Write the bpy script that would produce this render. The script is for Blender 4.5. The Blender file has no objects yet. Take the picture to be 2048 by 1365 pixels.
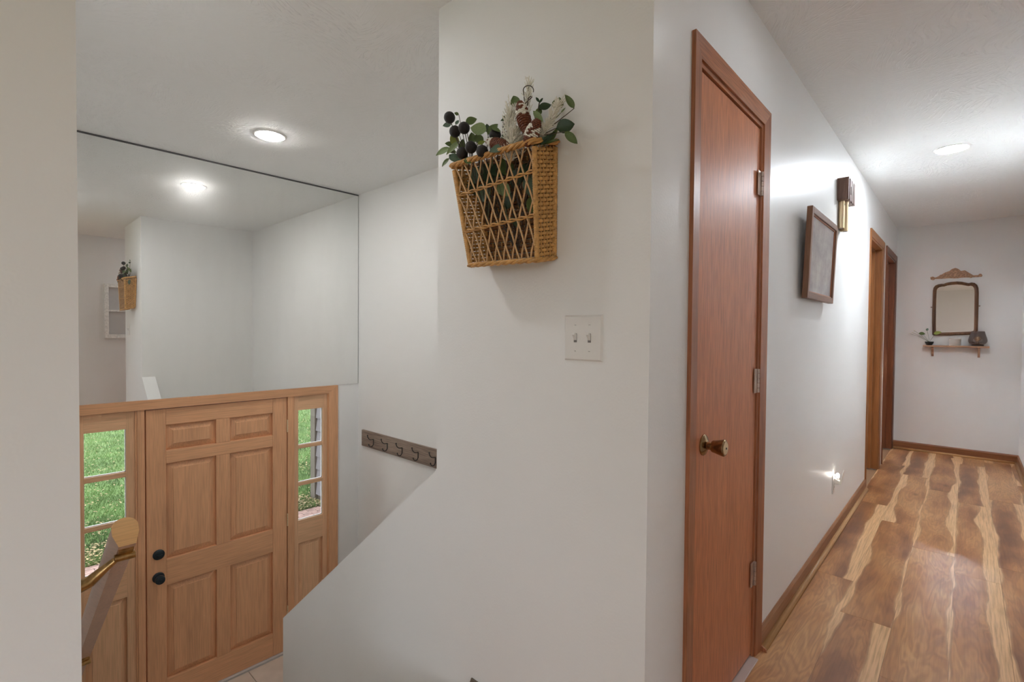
import bpy, math, random
from mathutils import Vector, Matrix

# ------------------------------------------------------------------ camera, world, exposure
sc = bpy.context.scene
col = sc.collection
CAM_H = 1.2653
FPX = 982.148
V = Vector
F = V((0.73390713, 0.67895733, -0.01993169))
R = V((0.67919102, -0.7339137, 0.00838093))
U = V((0.00893785, 0.01968824, 0.99976622))
EYE = V((0, 0, CAM_H))
cd = bpy.data.cameras.new('camera')
cd.sensor_width = 36.0
cd.lens = FPX / 2048 * 36.0
cd.clip_start = 0.02
cam = bpy.data.objects.new('camera', cd)
col.objects.link(cam)
m4 = Matrix((R, U, -F)).transposed().to_4x4()
m4.translation = EYE
cam.matrix_world = m4
sc.camera = cam

world = bpy.data.worlds.new('World')
sc.world = world
world.use_nodes = True
bg = world.node_tree.nodes['Background']
bg.inputs[0].default_value = (0.885, 0.95, 1.02, 1)
bg.inputs[1].default_value = 4.6
L_STAIR, FILL_TOP, FILL_MID, L_HALL, FILL_ROOM, FILL_BED = 196.0, 98.0, 34.0, 385.0, 96.0, 540.0      # radiance of the stair and hall lamps, and of the added fill lamps
sc.view_settings.view_transform = 'Standard'
sc.view_settings.look = 'None'
sc.view_settings.gamma = 1
sc.view_settings.use_curve_mapping = False
sc.view_settings.exposure = 0.0
sc.cycles.max_bounces = 8
sc.cycles.diffuse_bounces = 6
sc.cycles.caustics_refractive = False
sc.cycles.adaptive_threshold = 0.08
sc.cycles.adaptive_min_samples = 36
sc.cycles.use_light_tree = False
sc.cycles.sample_clamp_indirect = 0.0


def sky_portal(loc, rot, sx, sy):
    """only guides sampling of the sky through a window; gives off no light"""
    l = bpy.data.lights.new('sky_portal', 'AREA')
    l.shape = 'RECTANGLE'
    l.size, l.size_y = sx, sy
    l.cycles.is_portal = True
    o = bpy.data.objects.new('sky_portal', l)
    o.location, o.rotation_euler = loc, rot
    col.objects.link(o)
sky_portal((-3.73, -1.725, 1.21), (0, math.radians(-90), 0), 1.85, 1.98)      # added west window, shining +x
sky_portal((-1.75, -3.53, 1.21), (math.radians(90), 0, 0), 2.42, 1.85)        # added south window, shining +y
sky_portal((0.52, 4.09, 0.17), (math.radians(-90), 0, 0), 0.24, 0.95)         # sidelights, shining -y
sky_portal((1.82, 4.09, 0.17), (math.radians(-90), 0, 0), 0.24, 0.95)


def pt(u, v, ax, val):
    """the point seen at photo pixel (u, v) on the plane axis = val"""
    d = F + R * ((u - 1024) / FPX) - U * ((v - 682.5) / FPX)
    return EYE + d * ((val - EYE[ax]) / d[ax])


# ------------------------------------------------------------------ measured layout (metres)
YH = 0.5875      # hall wall with the closet door
XB = 1.146       # wall with the basket
YE = 1.4363      # end of that wall at the stairwell
XS = 2.2415      # stairwell wall with the hooks
YF = 3.9083      # entrance wall
XE = 6.9197      # far end of the hall
YR = -0.40       # other hall wall
CZ = 2.44
LZ = -1.295      # entrance landing
TW = 0.115
XL, YW = 0.1218, 1.20   # stair wall beside the camera

# ------------------------------------------------------------------ materials
def new_mat(name):
    m = bpy.data.materials.new(name)
    m.use_nodes = True
    nt = m.node_tree
    return m, nt, nt.nodes['Principled BSDF'], nt.nodes['Material Output']


def nd(nt, t, **kw):
    n = nt.nodes.new(t)
    for k, v in kw.items():
        if k[0] == '_':
            n.inputs[k[1:].replace('_', ' ')].default_value = v
        else:
            setattr(n, k, v)
    return n


def mth(nt, op, a, b=None, c=None, clamp=False):
    n = nt.nodes.new('ShaderNodeMath')
    n.operation = op
    n.use_clamp = clamp
    for i, x in enumerate((a, b, c)):
        if x is None:
            continue
        if isinstance(x, (int, float)):
            n.inputs[i].default_value = x
        else:
            nt.links.new(x, n.inputs[i])
    return n.outputs[0]


def mix(nt, fac, a, b, blend='MIX'):
    n = nt.nodes.new('ShaderNodeMix')
    n.data_type = 'RGBA'
    n.blend_type = blend
    for s, x in ((n.inputs[0], fac), (n.inputs[6], a), (n.inputs[7], b)):
        if isinstance(x, (int, float)):
            s.default_value = x
        elif isinstance(x, tuple):
            s.default_value = (*x, 1) if len(x) == 3 else x
        else:
            nt.links.new(x, s)
    return n.outputs[2]


def ramp(nt, fac, stops):
    n = nt.nodes.new('ShaderNodeValToRGB')
    e = n.color_ramp.elements
    while len(e) < len(stops):
        e.new(0.5)
    for el, (p, c) in zip(e, stops):
        el.position = p
        el.color = (*c, 1) if len(c) == 3 else c
    nt.links.new(fac, n.inputs[0])
    return n.outputs[0]


def plain(name, c, rough=0.5, metal=0.0, spec=None, noise=0.0, nscale=20.0, bump=0.0, bscale=200.0, sheen=0):
    m, nt, b, o = new_mat(name)
    b.inputs['Base Color'].default_value = (*c, 1)
    b.inputs['Roughness'].default_value = rough
    b.inputs['Metallic'].default_value = metal
    if spec is not None:
        b.inputs['Specular IOR Level'].default_value = spec
    tc = nd(nt, 'ShaderNodeTexCoord')
    if noise:
        n = nd(nt, 'ShaderNodeTexNoise', _Scale=nscale, _Detail=4.0)
        nt.links.new(tc.outputs['Object'], n.inputs['Vector'])
        lo = tuple(x * (1 - noise) for x in c)
        hi = tuple(min(1, x * (1 + noise)) for x in c)
        nt.links.new(ramp(nt, n.outputs['Fac'], [(0.3, lo), (0.7, hi)]), b.inputs['Base Color'])
    if bump:
        n = nd(nt, 'ShaderNodeTexNoise', _Scale=bscale, _Detail=3.0)
        nt.links.new(tc.outputs['Object'], n.inputs['Vector'])
        bp = nd(nt, 'ShaderNodeBump', _Strength=bump, _Distance=0.002)
        nt.links.new(n.outputs['Fac'], bp.inputs['Height'])
        nt.links.new(bp.outputs[0], b.inputs['Normal'])
    return m


def emit(name, c, s):
    m, nt, b, o = new_mat(name)
    b.inputs['Base Color'].default_value = (0.9, 0.9, 0.9, 1)
    b.inputs['Emission Color'].default_value = (*c, 1)
    b.inputs['Emission Strength'].default_value = s
    return m


def wall_paint(name, c, rough, bstr=0.06, bscale=160.0, seed=0.0):
    m, nt, b, o = new_mat(name)
    g = nd(nt, 'ShaderNodeNewGeometry')
    b.inputs['Base Color'].default_value = (*c, 1)
    b.inputs['Roughness'].default_value = rough
    b.inputs['Specular IOR Level'].default_value = 0.22
    n = nd(nt, 'ShaderNodeTexNoise', _Scale=bscale, _Detail=0.0)
    nt.links.new(g.outputs['Position'], n.inputs['Vector'])
    bp = nd(nt, 'ShaderNodeBump', _Strength=bstr, _Distance=0.004)
    nt.links.new(n.outputs['Fac'], bp.inputs['Height'])
    nt.links.new(bp.outputs[0], b.inputs['Normal'])
    return m


def ceiling_mat():
    """brushed (stomped) drywall texture: short streaks whose direction changes from patch to patch"""
    m, nt, b, o = new_mat('ceiling_texture')
    g = nd(nt, 'ShaderNodeNewGeometry')
    dn = nd(nt, 'ShaderNodeTexNoise', _Scale=3.0, _Detail=0.0)
    nt.links.new(g.outputs['Position'], dn.inputs['Vector'])
    add = nd(nt, 'ShaderNodeVectorMath', operation='MULTIPLY_ADD')
    add.inputs[1].default_value = (0.25, 0.25, 0)
    nt.links.new(dn.outputs['Color'], add.inputs[0])
    nt.links.new(g.outputs['Position'], add.inputs[2])
    vo = nd(nt, 'ShaderNodeTexVoronoi', _Scale=3.6)
    nt.links.new(add.outputs[0], vo.inputs['Vector'])
    sep = nd(nt, 'ShaderNodeSeparateColor')
    nt.links.new(vo.outputs['Color'], sep.inputs[0])
    rot = nd(nt, 'ShaderNodeVectorRotate', rotation_type='Z_AXIS')
    nt.links.new(add.outputs[0], rot.inputs['Vector'])
    nt.links.new(mth(nt, 'MULTIPLY', sep.outputs[0], 6.28), rot.inputs['Angle'])
    mp = nd(nt, 'ShaderNodeMapping')
    mp.inputs['Scale'].default_value = (22, 130, 30)
    nt.links.new(rot.outputs[0], mp.inputs['Vector'])
    st = nd(nt, 'ShaderNodeTexNoise', _Scale=1.0, _Detail=1.0)
    nt.links.new(mp.outputs[0], st.inputs['Vector'])
    streak = ramp(nt, st.outputs['Fac'], [(0.54, (0, 0, 0)), (0.64, (1, 1, 1))])
    pm = nd(nt, 'ShaderNodeTexNoise', _Scale=2.2, _Detail=0.0)
    nt.links.new(g.outputs['Position'], pm.inputs['Vector'])
    mask = mth(nt, 'MULTIPLY', streak, ramp(nt, pm.outputs['Fac'], [(0.36, (0.15,) * 3), (0.6, (1,) * 3)]))
    hgt = mask
    bp = nd(nt, 'ShaderNodeBump', _Strength=0.45, _Distance=0.006)
    nt.links.new(hgt, bp.inputs['Height'])
    nt.links.new(bp.outputs[0], b.inputs['Normal'])
    b.inputs['Base Color'].default_value = (0.87, 0.875, 0.865, 1)
    b.inputs['Roughness'].default_value = 0.85
    return m


def wood(name, dark, mid, light, axis='z', rough=0.4, scale=1.0, contrast=0.25, coat=0.0):
    m, nt, b, o = new_mat(name)
    tc = nd(nt, 'ShaderNodeTexCoord')
    oi = nd(nt, 'ShaderNodeObjectInfo')
    off = nd(nt, 'ShaderNodeVectorMath', operation='ADD')
    nt.links.new(tc.outputs['Object'], off.inputs[0])
    cmb = nd(nt, 'ShaderNodeCombineXYZ')
    r = mth(nt, 'MULTIPLY', oi.outputs['Random'], 13.7)
    for i in range(3):
        nt.links.new(r, cmb.inputs[i])
    nt.links.new(cmb.outputs[0], off.inputs[1])
    k = {'x': 0, 'y': 1, 'z': 2}[axis]
    s1 = [9 * scale] * 3
    s1[k] = 0.8 * scale
    s2 = [170 * scale] * 3
    s2[k] = 6 * scale
    mp = nd(nt, 'ShaderNodeMapping')
    mp.inputs['Scale'].default_value = s1
    nt.links.new(off.outputs[0], mp.inputs['Vector'])
    n1 = nd(nt, 'ShaderNodeTexNoise', _Scale=1.0, _Detail=3.0, _Roughness=0.6, _Distortion=0.5)
    nt.links.new(mp.outputs[0], n1.inputs['Vector'])
    c1 = ramp(nt, n1.outputs['Fac'], [(0.28, dark), (0.5, mid), (0.72, light)])
    mp2 = nd(nt, 'ShaderNodeMapping')
    mp2.inputs['Scale'].default_value = s2
    nt.links.new(off.outputs[0], mp2.inputs['Vector'])
    n2 = nd(nt, 'ShaderNodeTexNoise', _Scale=1.0, _Detail=1.5)
    nt.links.new(mp2.outputs[0], n2.inputs['Vector'])
    g = ramp(nt, n2.outputs['Fac'], [(0.36, (1 - contrast,) * 3), (0.58, (1, 1, 1))])
    nt.links.new(mix(nt, 1.0, c1, g, 'MULTIPLY'), b.inputs['Base Color'])
    b.inputs['Roughness'].default_value = rough
    if coat:
        b.inputs['Coat Weight'].default_value = coat
        b.inputs['Coat Roughness'].default_value = 0.25
    return m


def acacia():
    """laminate boards: brown figured heartwood with wavy pale sapwood along the edges, knots"""
    m, nt, b, o = new_mat('acacia_laminate')
    tc = nd(nt, 'ShaderNodeTexCoord')
    oi = nd(nt, 'ShaderNodeObjectInfo')
    rnd = oi.outputs['Random']
    sp = nd(nt, 'ShaderNodeSeparateXYZ')
    nt.links.new(tc.outputs['Object'], sp.inputs[0])
    x, y = sp.outputs[0], sp.outputs[1]
    xo = mth(nt, 'MULTIPLY_ADD', rnd, 37.0, x)
    sgn = mth(nt, 'MULTIPLY_ADD', mth(nt, 'GREATER_THAN', mth(nt, 'FRACT', mth(nt, 'MULTIPLY', rnd, 7.31)), 0.45), 2.0, -1.0)
    ys = mth(nt, 'MULTIPLY', y, sgn)

    def noise(sx, sy, z, detail, dist=0.0, rough=0.55):
        c = nd(nt, 'ShaderNodeCombineXYZ')
        nt.links.new(mth(nt, 'MULTIPLY', xo, sx), c.inputs[0])
        nt.links.new(mth(nt, 'MULTIPLY', y, sy), c.inputs[1])
        c.inputs[2].default_value = z
        n = nd(nt, 'ShaderNodeTexNoise', _Scale=1.0, _Detail=detail, _Distortion=dist, _Roughness=rough)
        nt.links.new(c.outputs[0], n.inputs['Vector'])
        return n.outputs['Fac']
    wob = mth(nt, 'MULTIPLY_ADD', noise(0.95, 0.0, 3.0, 1.5), 0.26, -0.135)
    fine = noise(5, 120, 1.0, 3.0)
    fw = mth(nt, 'MULTIPLY_ADD', noise(7.0, 2.0, 4.0, 2.0), 0.016, -0.008)
    e1 = mth(nt, 'ADD', mth(nt, 'ADD', ys, wob), fw)
    sap1 = mth(nt, 'MULTIPLY', mth(nt, 'SUBTRACT', e1, mth(nt, 'MULTIPLY_ADD', mth(nt, 'FRACT', mth(nt, 'MULTIPLY', rnd, 11.3)), 0.075, 0.018)), 110.0, clamp=True)
    wob2 = mth(nt, 'MULTIPLY_ADD', noise(2.0, 0.0, 9.0, 2.0), 0.10, -0.05)
    e2 = mth(nt, 'ADD', mth(nt, 'MULTIPLY', ys, -1.0), wob2)
    sap2 = mth(nt, 'MULTIPLY', mth(nt, 'SUBTRACT', e2, 0.080), 90.0, clamp=True)
    sap = mth(nt, 'MAXIMUM', sap1, sap2)
    fig = noise(1.5, 8.5, 0.0, 3.0, 0.45)
    rings = mth(nt, 'SINE', mth(nt, 'MULTIPLY', fig, 85.0))
    broad = noise(1.9, 5.0, 5.0, 3.0)
    tone = mth(nt, 'MULTIPLY_ADD', mth(nt, 'FRACT', mth(nt, 'MULTIPLY', rnd, 3.77)), 0.16, -0.055)
    heart = ramp(nt, mth(nt, 'ADD', tone, mth(nt, 'MULTIPLY_ADD', fig, 0.5, mth(nt, 'MULTIPLY', broad, 0.6))), [(0.38, (0.177, 0.070, 0.033)), (0.50, (0.354, 0.150, 0.059)), (0.62, (0.507, 0.246, 0.100)), (0.75, (0.614, 0.336, 0.150))])
    heart = mix(nt, mth(nt, 'MULTIPLY_ADD', rings, 0.15, 0.14), heart, (0.20, 0.090, 0.045))
    sapc = ramp(nt, fine, [(0.3, (0.60, 0.345, 0.165)), (0.62, (0.77, 0.485, 0.255))])
    c = mix(nt, sap, heart, sapc)
    # thin dark line along the sapwood boundary
    edge = mth(nt, 'MULTIPLY', mth(nt, 'SUBTRACT', 1.0, mth(nt, 'ABSOLUTE', mth(nt, 'MULTIPLY_ADD', sap, 2.0, -1.0))), 0.35, clamp=True)
    c = mix(nt, edge, c, (0.16, 0.065, 0.03))
    # knots
    cv = nd(nt, 'ShaderNodeCombineXYZ')
    nt.links.new(mth(nt, 'MULTIPLY', xo, 2.2), cv.inputs[0])
    nt.links.new(mth(nt, 'MULTIPLY', y, 5.5), cv.inputs[1])
    vo = nd(nt, 'ShaderNodeTexVoronoi', _Scale=1.0)
    nt.links.new(cv.outputs[0], vo.inputs['Vector'])
    kn = mth(nt, 'MULTIPLY', mth(nt, 'SUBTRACT', 0.13, vo.outputs['Distance']), 7.0, clamp=True)
    c = mix(nt, mth(nt, 'MULTIPLY', kn, 0.8), c, (0.07, 0.028, 0.016))
    pores = ramp(nt, fine, [(0.3, (0.82,) * 3), (0.55, (1, 1, 1))])
    c = mix(nt, 1.0, c, pores, 'MULTIPLY')
    nt.links.new(c, b.inputs['Base Color'])
    b.inputs['Roughness'].default_value = 0.32
    return m


def clear_glass(name, tint=(1, 1, 1), refl=1.45):
    m, nt, b, o = new_mat(name)
    nt.nodes.remove(b)
    t = nd(nt, 'ShaderNodeBsdfTransparent')
    t.inputs[0].default_value = (*tint, 1)
    g = nd(nt, 'ShaderNodeBsdfGlossy')
    g.inputs['Roughness'].default_value = 0.02
    fr = nd(nt, 'ShaderNodeFresnel', _IOR=refl)
    mx = nd(nt, 'ShaderNodeMixShader')
    nt.links.new(fr.outputs[0], mx.inputs[0])
    nt.links.new(t.outputs[0], mx.inputs[1])
    nt.links.new(g.outputs[0], mx.inputs[2])
    nt.links.new(mx.outputs[0], o.inputs[0])
    return m


def mirror_mat(name, rough=0.0, col_=(0.93, 0.94, 0.93), haze=0.05):
    m, nt, b, o = new_mat(name)
    nt.nodes.remove(b)
    g = nd(nt, 'ShaderNodeBsdfGlossy')
    g.inputs['Color'].default_value = (*col_, 1)
    g.inputs['Roughness'].default_value = rough
    g2 = nd(nt, 'ShaderNodeBsdfGlossy')
    g2.inputs['Color'].default_value = (*col_, 1)
    g2.inputs['Roughness'].default_value = 0.28
    geo = nd(nt, 'ShaderNodeNewGeometry')
    mp = nd(nt, 'ShaderNodeMapping')
    mp.inputs['Rotation'].default_value = (0, 0.6, 0)
    mp.inputs['Scale'].default_value = (9, 1, 1.6)
    nt.links.new(geo.outputs['Position'], mp.inputs['Vector'])
    n = nd(nt, 'ShaderNodeTexNoise', _Scale=1.5, _Detail=4.0)
    nt.links.new(mp.outputs[0], n.inputs['Vector'])
    fac = ramp(nt, n.outputs['Fac'], [(0.45, (haze,) * 3), (0.75, (haze * 1.5,) * 3)])
    mx = nd(nt, 'ShaderNodeMixShader')
    nt.links.new(fac, mx.inputs[0])
    nt.links.new(g.outputs[0], mx.inputs[1])
    nt.links.new(g2.outputs[0], mx.inputs[2])
    nt.links.new(mx.outputs[0], o.inputs[0])
    return m


def grass_mat():
    m, nt, b, o = new_mat('lawn_green')
    g = nd(nt, 'ShaderNodeNewGeometry')
    n = nd(nt, 'ShaderNodeTexNoise', _Scale=3.0, _Detail=8.0, _Roughness=0.75)
    nt.links.new(g.outputs['Position'], n.inputs['Vector'])
    c = ramp(nt, n.outputs['Fac'], [(0.3, (0.045, 0.085, 0.016)), (0.5, (0.085, 0.15, 0.030)), (0.66, (0.13, 0.195, 0.055)), (0.8, (0.20, 0.185, 0.085))])
    nt.links.new(c, b.inputs['Base Color'])
    b.inputs['Roughness'].default_value = 0.9
    return m


def brick_mat(name):
    return plain(name, (0.27, 0.17, 0.14), 0.9, noise=0.35, nscale=14, bump=0.5, bscale=90)


PAINT = (0.812, 0.812, 0.802)
M = {
    'wall': wall_paint('wall_paint', PAINT, 0.34),
    'wall_flat': wall_paint('stair_wall_paint', PAINT, 0.62, 0.05),
    'ceiling': ceiling_mat(),
    'white': plain('white_paint', (0.80, 0.79, 0.77), 0.5),
    'plastic': plain('white_plastic', (0.76, 0.745, 0.715), 0.32),
    'plastic_dark': plain('slot_dark', (0.20, 0.19, 0.18), 0.6),
    'oak': wood('entry_door_stain', (0.643, 0.346, 0.183), (0.731, 0.393, 0.207), (0.797, 0.428, 0.226), 'z', 0.42, 1.0, 0.14),
    'oak_h': wood('entry_door_stain_cross', (0.643, 0.346, 0.183), (0.731, 0.393, 0.207), (0.797, 0.428, 0.226), 'x', 0.42, 1.0, 0.14),
    'oak_s': wood('entry_sidelight_stain', (0.668, 0.406, 0.234), (0.759, 0.461, 0.266), (0.828, 0.502, 0.289), 'z', 0.42, 1.0, 0.14),
    'oak_sh': wood('entry_sidelight_cross', (0.668, 0.406, 0.234), (0.759, 0.461, 0.266), (0.828, 0.502, 0.289), 'x', 0.42, 1.0, 0.14),
    'luan': wood('closet_door_veneer', (0.600, 0.225, 0.102), (0.635, 0.243, 0.111), (0.670, 0.262, 0.122), 'z', 0.43, 2.2, 0.30),
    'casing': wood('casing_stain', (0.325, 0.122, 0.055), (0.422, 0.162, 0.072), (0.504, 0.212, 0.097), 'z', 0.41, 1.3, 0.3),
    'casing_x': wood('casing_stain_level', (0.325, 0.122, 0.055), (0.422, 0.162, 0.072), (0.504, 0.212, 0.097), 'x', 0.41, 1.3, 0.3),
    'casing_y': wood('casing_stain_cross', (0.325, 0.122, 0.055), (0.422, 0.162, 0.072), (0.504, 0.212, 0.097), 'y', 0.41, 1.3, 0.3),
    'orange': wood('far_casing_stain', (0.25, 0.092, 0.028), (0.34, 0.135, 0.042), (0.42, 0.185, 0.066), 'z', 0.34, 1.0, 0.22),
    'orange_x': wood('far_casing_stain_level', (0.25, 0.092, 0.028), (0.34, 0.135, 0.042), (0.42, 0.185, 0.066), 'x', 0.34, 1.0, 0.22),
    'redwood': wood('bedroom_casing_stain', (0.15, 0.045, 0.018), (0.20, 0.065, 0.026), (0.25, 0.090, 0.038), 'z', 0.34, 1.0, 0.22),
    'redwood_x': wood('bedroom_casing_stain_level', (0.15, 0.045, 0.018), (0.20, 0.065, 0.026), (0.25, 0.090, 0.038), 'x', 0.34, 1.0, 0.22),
    'base_x': wood('baseboard_stain', (0.27, 0.115, 0.050), (0.33, 0.15, 0.066), (0.39, 0.19, 0.090), 'x', 0.42, 1.0, 0.2),
    'base_y': wood('baseboard_stain_cross', (0.25, 0.090, 0.032), (0.31, 0.120, 0.044), (0.36, 0.150, 0.060), 'y', 0.42, 1.0, 0.2),
    'base_d': wood('stair_baseboard_stain', (0.10, 0.075, 0.05), (0.13, 0.098, 0.068), (0.16, 0.125, 0.09), 'y', 0.5),
    'shoe_x': wood('shoe_stain', (0.44, 0.235, 0.095), (0.53, 0.30, 0.13), (0.60, 0.36, 0.165), 'x', 0.42, 1.0, 0.15),
    'shoe_y': wood('shoe_stain_cross', (0.44, 0.215, 0.075), (0.52, 0.27, 0.10), (0.58, 0.32, 0.13), 'y', 0.42, 1.0, 0.15),
    'acacia': acacia(),
    'hookboard': wood('barn_board', (0.17, 0.125, 0.10), (0.29, 0.215, 0.17), (0.40, 0.32, 0.25), 'y', 0.7, 1.0, 0.35),
    'subfloor': plain('subfloor', (0.30, 0.17, 0.09), 0.6),
    'black': plain('black_iron', (0.012, 0.012, 0.013), 0.45),
    'navy': plain('blackened_bronze', (0.022, 0.034, 0.042), 0.38, 0.35),
    'brass': plain('antique_brass', (0.42, 0.27, 0.115), 0.30, 1.0, noise=0.45, nscale=60),
    'brass_knob': plain('aged_brass', (0.36, 0.24, 0.12), 0.20, 1.0, noise=0.3, nscale=40),
    'brass_pale': plain('chime_brass', (0.78, 0.62, 0.40), 0.34, 1.0),
    'hinge': plain('hinge_bronze', (0.50, 0.40, 0.34), 0.42, 0.8, noise=0.2),
    'hinge_brass': plain('hinge_brass', (0.78, 0.62, 0.40), 0.38, 0.8),
    'rail': wood('handrail_stain', (0.44, 0.255, 0.165), (0.50, 0.30, 0.20), (0.56, 0.35, 0.245), 'y', 0.28, 1.0, 0.12),
    'rail_end': wood('handrail_endgrain', (0.62, 0.345, 0.135), (0.70, 0.40, 0.165), (0.76, 0.45, 0.195), 'x', 0.5, 2.0, 0.12),
    'tile': plain('landing_tile', (0.66, 0.56, 0.48), 0.35, noise=0.08, nscale=8),
    'grout': plain('grout', (0.36, 0.29, 0.24), 0.9),
    'alu': plain('threshold_metal', (0.72, 0.70, 0.68), 0.4, 0.3),
    'glass': clear_glass('window_glass'),
    'mirror': mirror_mat('mirror_silver'),
    'mirror2': mirror_mat('vanity_mirror', 0.02, (0.91, 0.885, 0.93), 0.03),
    'channel': plain('mirror_channel', (0.10, 0.10, 0.10), 0.5),
    'lamp_stair': emit('lamp_lens_stair', (1.01, 0.985, 0.955), L_STAIR),
    'fill_top': emit('fill_lens_stair_top', (0.985, 0.99, 1.0), FILL_TOP),
    'lamp_hall': emit('lamp_lens_hall', (0.925, 0.995, 1.07), L_HALL),
    'fill_mid': emit('fill_lens_closet', (0.945, 0.99, 1.05), FILL_MID),
    'fill_room': emit('fill_lens_room', (0.985, 0.99, 1.0), FILL_ROOM),
    'fill_bed': emit('fill_lens_bedroom', (0.91, 0.99, 1.08), FILL_BED),
    'lamptrim': plain('lamp_trim', (0.84, 0.84, 0.83), 0.5),
    'walnut': wood('chime_walnut', (0.12, 0.062, 0.042), (0.185, 0.10, 0.072), (0.24, 0.14, 0.105), 'z', 0.5, 2.0, 0.3),
    'walnut_d': plain('chime_recess', (0.055, 0.03, 0.022), 0.7),
    'frame': wood('picture_frame_wood', (0.17, 0.075, 0.036), (0.235, 0.108, 0.055), (0.29, 0.14, 0.075), 'z', 0.42, 2.0, 0.25),
    'frame_x': wood('picture_frame_wood_level', (0.17, 0.085, 0.052), (0.235, 0.122, 0.078), (0.29, 0.155, 0.105), 'x', 0.42, 2.0, 0.25),
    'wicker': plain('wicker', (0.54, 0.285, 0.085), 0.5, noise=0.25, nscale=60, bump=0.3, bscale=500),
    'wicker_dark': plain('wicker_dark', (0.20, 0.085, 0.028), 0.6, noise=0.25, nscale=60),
    'wicker_pale': plain('wicker_pale', (0.56, 0.34, 0.165), 0.5, noise=0.2, nscale=60),
    'leaf_pale': plain('leaf_pale', (0.21, 0.28, 0.125), 0.55, noise=0.2, nscale=30),
    'leaf_mid': plain('leaf_mid', (0.10, 0.15, 0.045), 0.5, noise=0.3, nscale=30),
    'leaf_dark': plain('leaf_dark', (0.022, 0.05, 0.018), 0.42, noise=0.35, nscale=30),
    'leaf_blue': plain('leaf_blue', (0.09, 0.145, 0.095), 0.55, noise=0.25, nscale=30),
    'leaf_lime': plain('leaf_lime', (0.24, 0.28, 0.045), 0.5, noise=0.25, nscale=30),
    'berry': plain('berry_dark', (0.010, 0.006, 0.005), 0.62, noise=0.5, nscale=120, bump=0.6, bscale=700),
    'stem': plain('stem_brown', (0.055, 0.035, 0.022), 0.7),
    'stem_green': plain('stem_green', (0.12, 0.14, 0.06), 0.6),
    'flock': plain('flocked_white', (0.80, 0.77, 0.68), 0.9),
    'cone': plain('pine_cone_brown', (0.155, 0.042, 0.016), 0.6, noise=0.4, nscale=200),
    'antique': wood('vanity_walnut', (0.085, 0.032, 0.012), (0.17, 0.072, 0.028), (0.25, 0.115, 0.05), 'z', 0.35, 4.0, 0.3),
    'carving': plain('carved_oak', (0.50, 0.30, 0.185), 0.6, noise=0.35, nscale=70, bump=0.5, bscale=300),
    'shelf': wood('shelf_oak', (0.38, 0.20, 0.11), (0.47, 0.27, 0.165), (0.55, 0.34, 0.22), 'y', 0.6, 3.0, 0.2),
    'amber': emit('amber_bulb', (1.0, 0.62, 0.26), 2.2),
    'bulb_glass': clear_glass('bulb_amber_glass', (0.93, 0.74, 0.46), 1.12),
    'sash_glass': clear_glass('sash_glass', (0.93, 0.93, 0.93), 1.04),
    'wax': plain('candle_wax', (0.62, 0.55, 0.47), 0.5),
    'wax_band': plain('candle_label', (0.70, 0.66, 0.60), 0.6),
    'pot': plain('pot_black', (0.012, 0.014, 0.011), 0.5),
    'chipped': plain('chipped_white_paint', (0.84, 0.83, 0.80), 0.7, noise=0.16, nscale=45),
    'nbulb': emit('night_bulb', (1.0, 0.93, 0.82), 16.0),
    'nshade': clear_glass('night_shade', (0.92, 0.92, 0.90)),
    'lawn': grass_mat(),
    'blade': plain('grass_blade', (0.095, 0.165, 0.042), 0.8, noise=0.5, nscale=1.5),
    'deadleaf': plain('dry_leaf', (0.27, 0.205, 0.10), 0.8, noise=0.35, nscale=2.0),
    'mulch': plain('leaf_litter', (0.17, 0.125, 0.055), 0.95, noise=0.5, nscale=7, bump=0.6, bscale=60),
    'paver': brick_mat('porch_brick'),
    'siding': plain('siding_grey', (0.118, 0.104, 0.108), 0.75, noise=0.12, nscale=3),
    'siding_trim': plain('siding_trim_taupe', (0.095, 0.076, 0.058), 0.75, noise=0.1, nscale=4),
    'gap_shade': plain('shadow_gap', (0.02, 0.015, 0.012), 0.9),  # near-black colour that paints the shade in door gaps
    'stairs': plain('stair_carpet', (0.52, 0.47, 0.41), 0.95, noise=0.15, nscale=120, bump=0.4),
}


def art_mat():
    m, nt, b, o = new_mat('print_with_glare')
    tc = nd(nt, 'ShaderNodeTexCoord')
    mp = nd(nt, 'ShaderNodeMapping')
    mp.inputs['Scale'].default_value = (6, 1, 8)
    nt.links.new(tc.outputs['Object'], mp.inputs['Vector'])
    n = nd(nt, 'ShaderNodeTexNoise', _Scale=1.0, _Detail=7.0, _Roughness=0.65)
    nt.links.new(mp.outputs[0], n.inputs['Vector'])
    nt.links.new(ramp(nt, n.outputs['Fac'], [(0.32, (0.40, 0.37, 0.375)), (0.5, (0.50, 0.465, 0.46)), (0.68, (0.60, 0.565, 0.54))]), b.inputs['Base Color'])  # faint print; its pale lilac grey paints the reflection of the glass
    b.inputs['Roughness'].default_value = 0.22
    return m


M['art'] = art_mat()
def veil(name, c, alpha, rough):
    m, nt, b, o = new_mat(name)
    b.inputs['Base Color'].default_value = (*c, 1)
    b.inputs['Alpha'].default_value = alpha
    b.inputs['Roughness'].default_value = rough
    return m
M['jar'] = veil('jar_glass', (0.75, 0.72, 0.68), 0.28, 0.12)
M['smoke'] = veil('smoked_glass_veil', (0.17, 0.125, 0.105), 0.50, 0.10)

# ------------------------------------------------------------------ mesh helpers
W = {}   # world origin of every object


def link(name, data, loc, parent):
    o = bpy.data.objects.new(name, data)
    col.objects.link(o)
    W[o.name] = V(loc)
    if parent is not None:
        o.parent = parent
        o.location = V(loc) - W[parent.name]
    else:
        o.location = loc
    return o


def tag(o, label=None, cat=None, group=None, kind=None):
    for k, v in (('label', label), ('category', cat), ('group', group), ('kind', kind)):
        if v:
            o[k] = v
    return o


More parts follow.
